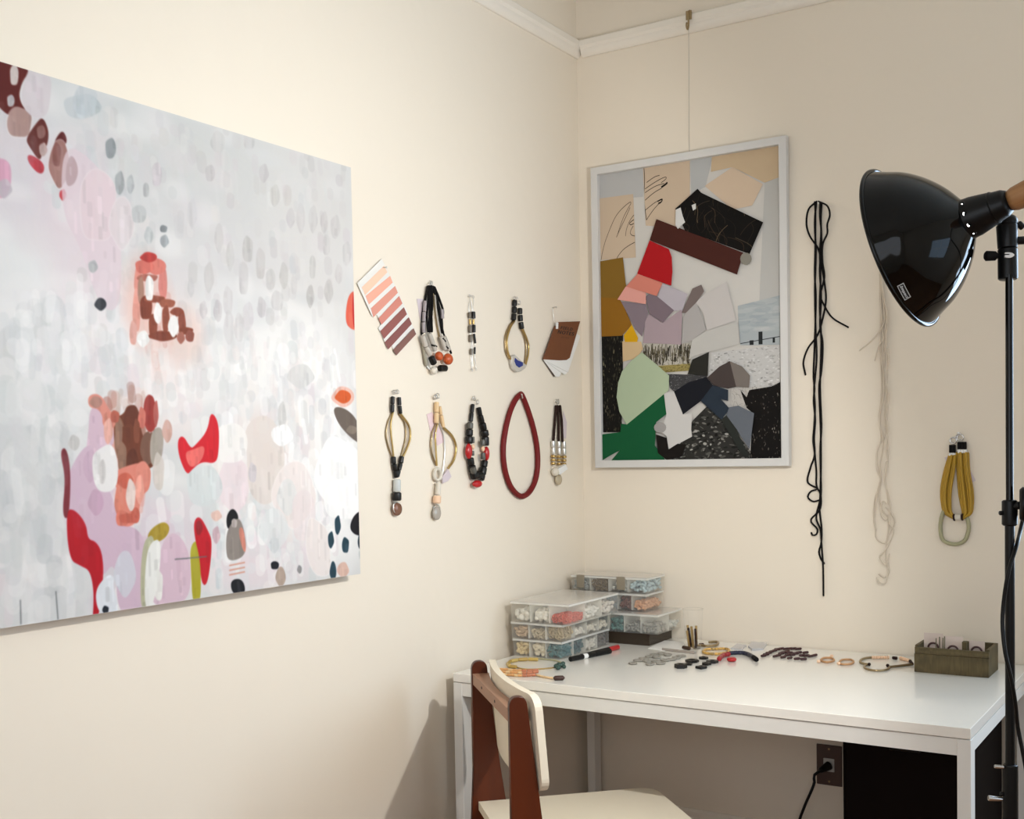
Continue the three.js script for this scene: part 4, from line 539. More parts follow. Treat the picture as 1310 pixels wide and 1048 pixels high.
{ // black and red beads
  const p = p8, t = thing('necklace', 'chunky black bead necklace with red oval beads', 'necklace', onLeft(610, 625, 0), 'jewellery hung on the left wall');
  wpart(t, 'clasp_ring', p.ring([108, 128], 17, 5, 0.005), M.silver); wpart(t, 'clasp_ring', p.ring([138, 160], 18, 4, 0.006), M.silver);
  const B = [[[97, 178], [88, 250], 17], [[88, 250], [80, 325], 18], [[74, 330], [72, 385], 25], [[70, 388], [68, 445], 31], [[68, 448], [66, 508], 34], [[75, 628], [85, 690], 30], [[86, 690], [98, 748], 34], [[100, 748], [112, 800], 34],
    [[146, 205], [158, 270], 21], [[158, 270], [175, 335], 25], [[176, 335], [190, 395], 30], [[192, 395], [200, 450], 36], [[200, 450], [202, 528], 34], [[198, 650], [188, 705], 30], [[186, 705], [174, 770], 34], [[172, 765], [158, 812], 36], [[112, 770], [165, 772], 36]];
  for (const [a, b, r] of B) wpart(t, 'black_bead', p.bead(a, b, r, 0.003), M.beadBlack);
  for (const [a, b, r] of [[[78, 335], [76, 385], 24], [[98, 450], [98, 505], 14], [[182, 475], [180, 525], 22], [[182, 585], [184, 640], 22], [[95, 570], [98, 610], 14], [[95, 708], [108, 755], 26]]) wpart(t, 'grey_bead', p.bead(a, b, r, 0.012), std(new THREE.Color().setRGB(0.09, 0.085, 0.07), 0.4));
  wpart(t, 'red_bead', p.ball([63, 572], 30, 66, 0.006, 28), M.beadRed); wpart(t, 'red_bead', p.ball([212, 592], 24, 62, 0.006, 26), M.beadRed); wpart(t, 'red_bead', p.ball([134, 846], 50, 32, 0.006, 30), M.beadRed);
  for (const c of [[98, 535], [183, 552]]) wpart(t, 'cream_bead', p.ball(c, 16, 24, 0.006), M.peach);
}
{ // red loop
  const p = p8, t = thing('necklace', 'dark red tubular fabric loop necklace', 'necklace', onLeft(666, 640, 0), 'jewellery hung on the left wall');
  const a = [[500, 92], [462, 130], [410, 240], [370, 400], [352, 560], [365, 720], [410, 860], [470, 935], [515, 950], [570, 915], [620, 820], [640, 700], [635, 540], [605, 380], [560, 230], [522, 130], [508, 100]];
  wpart(t, 'tube', p.tube(a, 25, 0.001, { seg: 120, radial: 14 }), M.redTube); wpart(t, 'clasp', p.bead([506, 92], [514, 130], 7, 0.018), M.silver);
}
{ // brown cords with silver and gold
  const p = p8, t = thing('necklace', 'brown cord necklace with silver tubes, gold rings and a pale stone', 'necklace', onLeft(714, 622, 0), 'jewellery hung on the left wall');
  wpart(t, 'price_tag', p.sheet([[855, 238], [885, 330], [878, 468], [852, 460]], 0.001, 0.0006), M.mauveTag);
  wpart(t, 'clasp_ring', p.ring([812, 156], 18, 6, 0.006), M.silver); wpart(t, 'clasp_ring', p.ring([795, 150], 14, 4, 0.008), M.silver);
  for (const c of [[[795, 195], [785, 320], [773, 480]], [[808, 195], [815, 330], [816, 485]], [[828, 195], [842, 330], [848, 488]]]) wpart(t, 'cord', p.tube(c, 13, 0.003), M.cordBrown);
  for (const [x, y] of [[770, 485], [818, 488], [860, 490]]) { wpart(t, 'silver_tube', p.bead([x, y], [x + 2, y + 55], 21, 0.003), M.silver); wpart(t, 'silver_tube', p.bead([x + 2, y + 57], [x + 4, y + 112], 20, 0.003), M.silver); for (let i = 0; i < 3; i++) wpart(t, 'gold_ring', p.bead([x + 2, y + 118 + i * 30], [x + 2, y + 142 + i * 30], 26 - i * 1.5, 0.002), M.gold); }
  wpart(t, 'pale_stone', p.sheet([[800, 720], [855, 685], [872, 720], [812, 765]], 0.018, 0.008, 0.001), M.white); wpart(t, 'cream_bead', p.ball([790, 745], 38, 40, 0.002), M.cream); wpart(t, 'stone_drop', p.ball([815, 810], 44, 54, 0.003, 24), std(new THREE.Color().setRGB(0.46, 0.38, 0.26), 0.25, 0.1));
}

// ================================================================== yarn and necklace on the back wall
const BM = 0.00244;
{
  const Y1 = zoomOf(1010, 240, 4.03), Y2 = zoomOf(1010, 480, 3.493), t = thing('yarn_hank', 'loose hank of black yarn hanging on the back wall', 'yarn', onBack(1052, 762, 0));
  const path = (a, b = []) => [...a.map(Y1), ...b.map(Y2)];
  const S = [
    path([[130, 75], [133, 110], [133, 300], [130, 450], [136, 560], [130, 800], [124, 980]], [[112, 60], [108, 110], [115, 200], [110, 280], [112, 360], [95, 410], [82, 480], [125, 508], [95, 520], [82, 545], [105, 565], [130, 560]]),
    path([[138, 75], [130, 180], [136, 320], [131, 520], [134, 700], [140, 880], [130, 1000]], [[110, 60], [114, 150], [111, 220], [106, 290], [113, 350], [120, 430], [122, 500], [138, 530], [136, 600], [95, 650], [125, 690], [120, 712], [103, 716], [98, 705]]),
    path([[158, 75], [157, 150], [163, 220], [157, 340], [160, 480], [156, 600], [164, 800], [158, 1000]], [[137, 60], [139, 120], [143, 230], [138, 330], [140, 450], [140, 540], [120, 640], [138, 690], [143, 750], [150, 850], [152, 985]]),
    path([[166, 78], [162, 160], [165, 300], [156, 420], [163, 560], [158, 720], [171, 800], [163, 960]], [[133, 40], [137, 180], [140, 260], [141, 400], [138, 520], [135, 600], [144, 690], [142, 750], [132, 790], [140, 820], [155, 842]]),
    path([[140, 72], [100, 110], [88, 190], [105, 250], [150, 320], [165, 400], [182, 500], [188, 580], [170, 680], [145, 760], [95, 830], [72, 900], [82, 965]]),
    path([[150, 72], [195, 95], [208, 140], [195, 190], [195, 235], [172, 290], [170, 380], [180, 460], [160, 560], [178, 605], [220, 670], [302, 720]]),
  ];
  S.forEach((s, i) => wpart(t, 'strand', tube(s.map((p) => onBack(...p, 0.004 + (i % 3) * 0.0035)), 0.0026, { seg: 140, radial: 6 }), M.cordBlack));
}
{
  const Y4 = zoomOf(1080, 400, 5.24), Y2 = zoomOf(1010, 480, 3.493), t = thing('yarn_hank', 'loose hank of cream yarn hanging behind the black lamp', 'yarn', onBack(1130, 745, 0));
  const top = (dx) => [[1129 + dx * 0.2, 262], [1127.5 + dx, 300], [1127 + dx, 360]];
  const S = [
    [...top(-1.2), ...[[245, 30], [242, 200], [246, 350], [250, 470], [246, 600], [234, 690], [246, 850], [220, 930]].map(Y4), ...[[390, 360], [392, 410], [408, 480], [385, 540], [376, 620], [385, 690], [388, 730], [428, 752], [440, 720], [470, 660], [455, 620], [430, 590]].map(Y2)],
    [...top(-0.6), ...[[252, 40], [262, 180], [252, 300], [262, 420], [268, 500], [255, 600], [240, 680], [244, 780], [262, 850], [250, 960]].map(Y4), ...[[405, 400], [407, 460], [392, 520], [385, 600], [378, 660], [388, 692]].map(Y2)],
    [...top(0.8), ...[[285, 30], [275, 140], [285, 260], [290, 400], [285, 520], [292, 640], [285, 760], [292, 850], [295, 960]].map(Y4), ...[[438, 330], [440, 400], [430, 470], [436, 530], [440, 580], [420, 560], [408, 620], [430, 650], [448, 620]].map(Y2)],
    [...top(1.4), ...[[292, 60], [282, 180], [298, 320], [280, 440], [298, 560], [280, 680], [294, 780], [280, 900], [292, 1000]].map(Y4), ...[[434, 380], [425, 470], [440, 530], [450, 590], [445, 660], [465, 690], [440, 760], [420, 790], [402, 810], [430, 850], [445, 800]].map(Y2)],
    [...top(0.2), ...[[270, 40], [258, 180], [272, 300], [262, 420], [275, 560], [270, 700], [268, 840], [225, 900], [215, 980]].map(Y4), ...[[388, 370], [392, 430], [405, 460], [400, 540], [412, 600], [440, 640], [440, 700], [430, 780], [435, 850], [445, 880], [425, 905], [400, 890]].map(Y2)],
    [...top(1), ...[[290, 60], [270, 160], [230, 230], [205, 320]].map(Y4)], [...top(0), ...[[270, 60], [245, 110], [180, 190], [104, 252]].map(Y4)],
    [...[[440, 840], [438, 890], [425, 930], [398, 925], [390, 905]].map(Y2)],
  ];
  S.forEach((s, i) => wpart(t, 'strand', tube(s.map((p) => onBack(...p, 0.004 + (i % 4) * 0.003)), 0.0019, { seg: 130, radial: 6 }), M.yarnCream));
}
{
  const p = pen('back', zoomOf(1160, 530, 5.24), 5.24, BM), t = thing('necklace', 'mustard yellow multi-strand necklace with an olive mesh loop', 'necklace', onBack(1222, 698, 0));
  wpart(t, 'price_tag', p.sheet([[253, 290], [290, 280], [285, 330], [265, 325]], 0.001, 0.0006), M.mauveTag); wpart(t, 'price_tag', p.sheet([[400, 340], [425, 370], [462, 445], [430, 462]], 0.001, 0.0006), M.mauveTag);
  wpart(t, 'clasp_ring', p.ring([312, 176], 17, 4, 0.006), M.chrome); wpart(t, 'clasp_ring', p.ring([358, 156], 17, 4, 0.006), M.chrome); wpart(t, 'chain', p.tube([[325, 160], [335, 140], [352, 125], [360, 138]], 3.5, 0.008), M.chrome);
  for (const x of [293, 305, 318]) { wpart(t, 'end_cap', p.bead([x + 1, 205], [x, 258], 8, 0.004), M.cordBlack); wpart(t, 'white_band', p.bead([x, 260], [x - 1, 282], 9, 0.004), M.white); }
  for (const x of [350, 370, 390]) { wpart(t, 'end_cap', p.bead([x, 185], [x + 1, 235], 9, 0.004), M.cordBlack); wpart(t, 'white_band', p.bead([x + 1, 237], [x + 3, 262], 10, 0.004), M.white); }
  for (let i = 0; i < 6; i++) { const f = i / 5; wpart(t, 'strand', p.tube([[286 + 36 * f, 280], [258 + 58 * f, 370], [233 + 62 * f, 500], [236 + 55 * f, 590], [255 + 42 * f, 660], [320, 700 - 12 * f]], 7.5, 0.002 + (i % 3) * 0.004), M.mustard); }
  for (let i = 0; i < 7; i++) { const f = i / 6; wpart(t, 'strand', p.tube([[334 + 76 * f, 262], [342 + 75 * f, 380], [352 + 88 * f, 520], [365 + 76 * f, 600], [378 + 50 * f, 665], [372, 688 + 14 * f]], 7.5, 0.002 + (i % 3) * 0.004), M.mustard); }
  wpart(t, 'centre_bead', p.bead([322, 692], [366, 690], 17, 0.006), M.cream); for (const [a, b] of [[[312, 693], [323, 692]], [[366, 690], [378, 690]]]) wpart(t, 'brown_band', p.bead(a, b, 20, 0.005), M.cordBrown);
  wpart(t, 'mesh_loop', p.tube([[245, 655], [232, 700], [226, 770], [245, 845], [320, 872], [385, 850], [412, 790], [415, 740], [405, 695]], 11, 0.001, { seg: 60, radial: 10 }), M.mesh, 'olive grey mesh tube');
}

// ================================================================== bead organiser boxes
function beadGeo(n, x0, x1, y0, y1, z0, z1, r, kind) {
  const a = [], base = kind === 'tube' ? new THREE.CylinderGeometry(r * .7, r * .7, r * 2.4, 6) : kind === 'ring' ? new THREE.TorusGeometry(r, r * .35, 5, 8) : new THREE.SphereGeometry(r, 7, 5);
  for (let i = 0; i < n * 3.4; i++) { const g = base.clone().rotateX(rr(0, 6)).rotateZ(rr(0, 6)); g.translate(rr(x0 + r, x1 - r), y0 + r * 0.9 + (y1 - y0 - 2 * r) * rnd(), rr(z0 + r, z1 - r)); a.push(clean(g)); }
  return mergeGeometries(a);
}
const fillMat = new Map(); const fillOf = (c) => { if (!fillMat.has(c)) fillMat.set(c, std(new THREE.Color(c), 0.5)); return fillMat.get(c); };
function organiser(label, [x0, x1, z0, z1, y0, y1], { cols, rows, fills, lid = M.clearLid, shell = M.clear, latches = [] }) {
  const t = thing('bead_box', label, 'bead box', [(x0 + x1) / 2, y0, (z0 + z1) / 2], 'bead boxes stacked in the desk corner'), w = 0.0014, ly = y1 - 0.007;
  wpart(t, 'tray', [bx(x0, x1, y0, y0 + w, z0, z1), bx(x0, x1, y0 + w, ly, z1 - w, z1), bx(x0, x1, y0 + w, ly, z0, z0 + w), bx(x0, x0 + w, y0 + w, ly, z0 + w, z1 - w), bx(x1 - w, x1, y0 + w, ly, z0 + w, z1 - w)], shell);
  wpart(t, 'lid', bx(x0 - 0.002, x1 + 0.002, y1 - 0.002, y1, z0 - 0.002, z1 + 0.002, 0.0008), lid);
  wpart(t, 'lid_rim', [bx(x0 - 0.002, x1 + 0.002, ly, ly + 0.0016, z1 + 0.0002, z1 + 0.002), bx(x1 + 0.0002, x1 + 0.002, ly, ly + 0.0016, z0, z1), bx(x0 - 0.002, x0 - 0.0002, ly, ly + 0.0016, z0, z1), bx(x0, x1, ly + 0.0016, y1 - 0.002, z1 + 0.0006, z1 + 0.0018), bx(x1 + 0.0006, x1 + 0.0018, ly + 0.0016, y1 - 0.002, z0, z1), bx(x0 - 0.0018, x0 - 0.0006, ly + 0.0016, y1 - 0.002, z0, z1)], lid === M.smoke ? lid : M.divider);
  const dx = (x1 - x0) / cols, dz = (z1 - z0) / rows;
  for (let i = 1; i < cols; i++) wpart(t, 'divider', bx(x0 + dx * i - 0.0006, x0 + dx * i + 0.0006, y0 + w, ly - 0.001, z0 + w, z1 - w), shell === M.smoke ? shell : M.divider);
  for (let j = 1; j < rows; j++) wpart(t, 'divider', bx(x0 + w, x1 - w, y0 + w, ly - 0.001, z0 + dz * j - 0.0006, z0 + dz * j + 0.0006), shell === M.smoke ? shell : M.divider);
  for (const [i, j, col, lev, r, n, kind] of fills) { const m = wpart(t, 'bead_fill', beadGeo(n, x0 + dx * i + 0.002, x0 + dx * (i + 1) - 0.002, y0 + w, y0 + w + (ly - y0) * Math.min(0.96, lev * 1.22), z0 + dz * j + 0.002, z0 + dz * (j + 1) - 0.002, r, kind), fillOf(col)); m.userData.kind = 'stuff'; }
  for (const [ax, bx0, bx1] of latches) wpart(t, 'latch', ax === 'z' ? bx(bx0, bx1, y0 + (y1 - y0) * 0.18, y1 + 0.001, z1 + 0.0022, z1 + 0.0065, 0.0015) : bx(x1 + 0.0022, x1 + 0.0065, y0 + (y1 - y0) * 0.18, y1 + 0.001, bx0, bx1, 0.0015), M.latch);
  return t;
}
{
  const all = (cols, rows, f) => { const o = []; for (let i = 0; i < cols; i++) for (let j = 0; j < rows; j++) if (i === cols - 1 || j === rows - 1) o.push(f(i, j)); return o; };
  organiser('clear bead box with teal and cream beads, bottom of the stack by the left wall', [0.032, 0.186, 0.2, 0.472, 0.74, 0.789], { cols: 3, rows: 4, fills: all(3, 4, (i, j) => j === 3 ? (i === 2 ? [2, 3, '#3f6f74', .85, .004, 130] : i === 1 ? [1, 3, '#d8cdb6', .75, .0055, 60] : [0, 3, '#d9c394', .9, .0055, 70]) : j === 2 ? [i, j, '#2f5a60', .75, .004, 110] : j === 1 ? [i, j, '#d3cec4', .6, .005, 60, 'tube'] : [i, j, '#5c5652', .7, .005, 60]) });
  organiser('clear bead box with beige ring beads, middle of the stack by the left wall', [0.03, 0.192, 0.2, 0.476, 0.79, 0.836], { cols: 3, rows: 4, fills: all(3, 4, (i, j) => j === 3 ? (i === 2 ? [2, 3, '#b3a07c', .8, .005, 60, 'ring'] : i === 1 ? [1, 3, '#c3b49a', .55, .006, 36, 'ring'] : [0, 3, '#bfa588', .7, .005, 50]) : [i, j, pick(['#cfc8ba', '#bdb4a4', '#d6d0c6']), .5, .005, 36]) });
  organiser('frosted bead box with white and coral beads, top of the stack by the left wall', [0.034, 0.216, 0.2, 0.484, 0.837, 0.893], { cols: 3, rows: 3, fills: all(3, 3, (i, j) => j === 2 ? (i === 2 ? [2, 2, '#c4523f', .42, .003, 260] : [i, 2, '#e2ded4', .6, .007, 45]) : [i, j, pick(['#cfc9c2', '#b8a59c', '#d6d2ca']), .6, .006, 40]) });
  organiser('dark smoky bead box at the bottom of the stack against the back wall', [0.116, 0.299, 0.016, 0.168, 0.74, 0.774], { cols: 4, rows: 2, shell: M.smoke, lid: M.smoke, fills: all(4, 2, (i, j) => [i, j, '#3a2b1c', .6, .005, 30]) });
  organiser('clear bead box with teal and grey beads on the dark smoky box', [0.116, 0.329, 0.016, 0.176, 0.775, 0.832], { cols: 4, rows: 2, fills: all(4, 2, (i, j) => j === 1 ? [i, 1, ['#355f60', '#4b7b78', '#8b8b86', '#98968f'][i], [.7, .65, .45, .5][i], .0042, 90] : [i, j, '#c6c8c4', .4, .005, 40]) });
  organiser('clear bead box with blue, maroon and peach beads under the latched box', [0.046, 0.273, 0.016, 0.136, 0.833, 0.884], { cols: 5, rows: 1, fills: [[2, 0, '#2f6f88', .9, .004, 120], [3, 0, '#6b3f3a', .75, .004, 110], [4, 0, '#cf9c78', .55, .005, 60], [1, 0, '#78706a', .7, .005, 60], [0, 0, '#a9a298', .6, .005, 50]] });
  organiser('clear latched bead box on top of the stack against the back wall', [0.03, 0.278, 0.016, 0.138, 0.885, 0.931], { cols: 4, rows: 1, fills: [[0, 0, '#aeb3b3', .7, .006, 45, 'ring'], [1, 0, '#6d5a3c', .75, .003, 260], [2, 0, '#b7b9b6', .6, .006, 45], [3, 0, '#a7bcc4', .85, .005, 80]], latches: [['z', 0.05, 0.076], ['z', 0.184, 0.211]] });
}

// ================================================================== things lying on the desk
const onDesk = (px, py, up = 0) => onLevel(px, py, DT + up);
const dz2 = (zm) => (p, up = 0) => onDesk(...zm(p), up);
{ // two markers
  for (const [a, b, c, label, cap] of [[[729, 843.5], [740, 840], [781, 833], 'black marker pen with white label band lying beside the bead boxes', false], [[743, 840], [781, 831.5], [791, 828], 'black marker pen with a red cap beside the bead boxes', true]]) {
    const r = 0.007, A = onDesk(...a, r), B = onDesk(...c, r), t = thing('marker_pen', label, 'pen', [(A.x + B.x) / 2, DT, (A.z + B.z) / 2]), at = (f) => A.clone().lerp(B, f);
    wpart(t, 'barrel', seg(at(0), at(cap ? 0.74 : 0.62), r), M.black); wpart(t, 'cap', seg(at(cap ? 0.74 : 0.62), at(1), r * 1.0), cap ? M.beadRed : M.black, cap ? 'red cap' : undefined);
    if (!cap) wpart(t, 'label_band', seg(at(0.3), at(0.42), r * 1.02), M.white);
  }
}
{ // yellow bangle with green beads
  const z = dz2(zoomOf(625, 830, 11.909)), t = thing('necklace', 'amber beaded necklace ring with dark green beads lying on the desk', 'necklace', onDesk(682, 852));
  const r = 0.0048, pts = [[760, 165], [600, 160], [450, 170], [340, 190], [290, 235], [330, 270], [430, 280]].map((p) => z(p, r));
  const c = curveOf(pts); for (let i = 0; i < 6; i++) wpart(t, 'amber_bead', seg(c.getPoint(i / 6 + 0.006), c.getPoint((i + 1) / 6 - 0.006), r), i % 2 ? std(new THREE.Color().setRGB(0.42, 0.27, 0.06), 0.35) : std(new THREE.Color().setRGB(0.52, 0.36, 0.1), 0.35));
  wpart(t, 'wire', tube([[430, 285], [560, 312], [720, 312], [900, 300], [1040, 280]].map((p) => z(p, 0.002)), 0.0018), M.gold); wpart(t, 'wire', tube([[760, 150], [900, 165], [1020, 180], [1110, 210]].map((p) => z(p, 0.003)), 0.0022), M.mesh);
  for (const [x, y, s] of [[1030, 265, 6], [1070, 250, 7], [1060, 290, 6], [1110, 245, 6.5], [1135, 225, 5.5], [1150, 275, 5]]) { const q = z([x, y], s * 0.001); wpart(t, 'green_bead', ball(q, s * 0.0011, s * 0.001, s * 0.0011), std(new THREE.Color().setRGB(0.02, 0.06, 0.045), 0.35)); }
}
{ // orange strands with a brown bead
  const z = dz2(zoomOf(625, 830, 11.909)), t = thing('necklace', 'orange and peach beaded strands with a brown bead end near the desk edge', 'necklace', onDesk(680, 865));
  const strands = [[[110, 310], [250, 315], [400, 330], [560, 335], [760, 325]], [[150, 350], [280, 355], [420, 365], [560, 370], [760, 350]], [[180, 385], [300, 398], [420, 408], [560, 410], [720, 400]]];
  strands.forEach((s, k) => { const c = curveOf(s.map((p) => z(p, 0.0036))); for (let i = 0; i < 9; i++) wpart(t, 'bead', seg(c.getPoint(i / 9 + 0.004), c.getPoint((i + 1) / 9 - 0.004), 0.0034), i > 5 ? fillOf('#b8704e') : (i + k) % 3 ? fillOf('#d9a066') : fillOf('#e3bf8c')); });
  const c = curveOf([[730, 400], [820, 425], [900, 440], [985, 450]].map((p) => z(p, 0.003))); for (let i = 0; i < 4; i++) wpart(t, 'pale_bead', seg(c.getPoint(i / 4 + 0.01), c.getPoint((i + 1) / 4 - 0.01), 0.003), M.paleWood);
  wpart(t, 'brown_bead', seg(z([985, 450], 0.006), z([1160, 445], 0.006), 0.006, 0.006, 0.7), fillOf('#3a1d12'), 'brown oval bead');
}
{ // grey ring beads
  const z = zoomOf(630, 720, 5.038);
  const S = [[905, 655], [940, 637], [975, 625], [1010, 612], [1040, 600], [1090, 592], [1130, 600], [1015, 660], [1050, 640], [1085, 655], [1110, 635], [1150, 630], [1185, 618], [1215, 608], [1000, 640], [1060, 615]];
  const proto = new THREE.TorusGeometry(0.009, 0.0028, 6, 14).scale(1.25, 1, 1).rotateX(Math.PI / 2);
  for (const s of S) { const q = onDesk(...z(s)), m = shade(new THREE.Mesh(proto, M.greyBead)); m.name = numbered('ring_bead'); m.position.set(q.x, DT + 0.0028, q.z); m.rotation.y = rr(0, 3); m.userData = { label: 'small grey oval ring bead lying loose on the desk', category: 'bead', group: 'loose grey ring beads' }; scene.add(m); }
}
{ // black angular rings
  const z = zoomOf(860, 780, 10.917);
  for (const [x, y, r, h, n, sq] of [[120, 815, 0.0155, 0.0105, 6, 1], [278, 735, 0.017, 0.007, 8, 1], [225, 775, 0.009, 0.005, 8, 1], [435, 690, 0.012, 0.006, 7, 1], [405, 825, 0.0135, 0.007, 4, 1], [475, 775, 0.012, 0.007, 5, 1], [560, 745, 0.015, 0.007, 6, 1]]) {
    const q = onDesk(...z([x, y])), s = new THREE.Shape(), ho = new THREE.Path(); for (let i = 0; i < n; i++) { const a = i / n * 6.2832 + 0.4; s[i ? 'lineTo' : 'moveTo'](r * Math.cos(a), r * Math.sin(a)); ho[i ? 'lineTo' : 'moveTo'](r * 0.55 * Math.cos(a), r * 0.55 * Math.sin(a)); } s.closePath(); ho.closePath(); s.holes.push(ho);
    const g = new THREE.ExtrudeGeometry(s, { depth: h - 0.002, bevelEnabled: true, bevelThickness: 0.001, bevelSize: 0.001, bevelSegments: 1 }).rotateX(-Math.PI / 2).translate(0, 0.001, 0), m = shade(new THREE.Mesh(g, M.beadBlack));
    m.name = numbered('ring_bead'); m.position.set(q.x, DT, q.z); m.userData = { label: 'black faceted ring bead lying loose on the desk', category: 'bead', group: 'loose black ring beads' }; scene.add(m);
  }
}
{ // navy and red bracelet
  const z = dz2(zoomOf(860, 780, 10.917)), t = thing('bracelet', 'navy and red tubular bracelet curved on the desk beside the black beads', 'bracelet', onDesk(945, 842));
  const r = 0.0055, cl = (a, n, m, nm, rad = r) => { const c = curveOf(a.map((p) => z(p, rad))); for (let i = 0; i < n; i++) wpart(t, nm, seg(c.getPoint(i / n), c.getPoint((i + 1) / n), rad), m); };
  const navy = std(new THREE.Color().setRGB(0.013, 0.016, 0.04), 0.4);
  cl([[655, 690], [690, 650], [740, 630], [800, 620]], 4, std(new THREE.Color().setRGB(0.3, 0.012, 0.016), 0.35), 'red_bead', 0.0065); cl([[800, 610], [900, 600], [1000, 605], [1080, 630], [1140, 670]], 7, navy, 'navy_bead'); wpart(t, 'end_bead', seg(z([1135, 665], 0.006), z([1180, 700], 0.006), 0.0062), M.cordBlack);
  const q = z([840, 685], 0.008); wpart(t, 'red_disc', seg(q.clone().add(V(-0.002, -0.007, 0)), q.clone().add(V(-0.002, 0.003, 0)), 0.0125, 0.0125, .3, 18), M.beadRed);
}
{ // pile of dark red tube beads
  const z = zoomOf(960, 810, 5.9545);
  const S = [[100, 182], [120, 172], [140, 160], [160, 150], [185, 142], [205, 133], [235, 128], [270, 130], [300, 128], [330, 128], [365, 130], [190, 185], [215, 178], [235, 165], [255, 158], [280, 150], [300, 160], [320, 175], [345, 165], [370, 158], [420, 158], [300, 200], [355, 205], [405, 208], [430, 182], [460, 185], [250, 192], [280, 178], [395, 180], [490, 178]];
  const proto = new THREE.CapsuleGeometry(0.0035, 0.013, 3, 8).rotateZ(Math.PI / 2), m = std(new THREE.Color().setRGB(0.045, 0.01, 0.01), 0.45);
  S.forEach((s, i) => { const q = onDesk(...z(s)), o = shade(new THREE.Mesh(proto, m)); o.name = numbered('tube_bead'); o.position.set(q.x, DT + 0.0036 + (i > 20 ? 0.0 : (i % 3) * 0.0), q.z); o.rotation.y = 1.0 + rr(-0.25, 0.25); o.userData = { label: 'dark maroon tube bead in the loose pile on the desk', category: 'bead', group: 'pile of maroon tube beads' }; scene.add(o); });
}
{ // two small rings, beige bracelet
  const z = dz2(zoomOf(960, 810, 5.9545));
  for (const [a, b, label] of [[[[540, 210], [560, 190], [600, 188], [635, 200], [625, 215], [580, 222]], [[520, 216], [620, 175]], 'small peach ring with a stone bead beside the maroon beads'], [[[680, 218], [710, 202], [760, 202], [785, 215], [760, 236], [700, 238]], [[672, 232]], 'small peach and gold ring lying on the bare desk']]) {
    const pts = a.map((p) => z(p, 0.003)), t = thing('ring', label, 'ring', onDesk(...zoomOf(960, 810, 5.9545)(a[2])));
    wpart(t, 'band', tube(pts, 0.0028, { closed: true, seg: 40 }), fillOf('#b98a5e')); for (const s of b) { const q = z(s, 0.004); wpart(t, 'stone', ball(q, 0.005, 0.004, 0.005), M.peach); }
  }
  const t = thing('bracelet', 'beige beaded bracelet with an oval brass pendant beside the wooden box', 'bracelet', onDesk(1137, 848));
  wpart(t, 'cord', tube([[905, 240], [845, 228], [842, 205], [880, 190], [920, 186]].map((p) => z(p, 0.003)), 0.003), fillOf('#8d7a58')); wpart(t, 'cord', tube([[1230, 238], [1150, 248], [1060, 258]].map((p) => z(p, 0.003)), 0.003), fillOf('#6b5738'));
  const beads = (a, b, n) => { for (let i = 0; i < n; i++) { const f = i / n, g = (i + 0.85) / n; wpart(t, 'bead', seg(z([a[0] + (b[0] - a[0]) * f, a[1] + (b[1] - a[1]) * f], 0.0045), z([a[0] + (b[0] - a[0]) * g, a[1] + (b[1] - a[1]) * g], 0.0045), 0.0045), M.peach); } };
  beads([925, 186], [1060, 186], 8); beads([1140, 190], [1220, 212], 5); wpart(t, 'dark_bead', seg(z([1082, 188], 0.004), z([1118, 192], 0.004), 0.004), M.cordBrown); wpart(t, 'dark_bead', seg(z([1215, 210], 0.004), z([1232, 236], 0.004), 0.004), M.cordBrown);
  wpart(t, 'pendant', tube([[905, 235], [870, 250], [890, 275], [960, 286], [1030, 280], [1058, 262], [1045, 245]].map((p) => z(p, 0.003)), 0.0028), M.brass, 'oval brass wire'); for (const s of [[905, 238], [1045, 247]]) wpart(t, 'dark_bead', ball(z(s, 0.006), 0.0042), M.cordBrown);
}
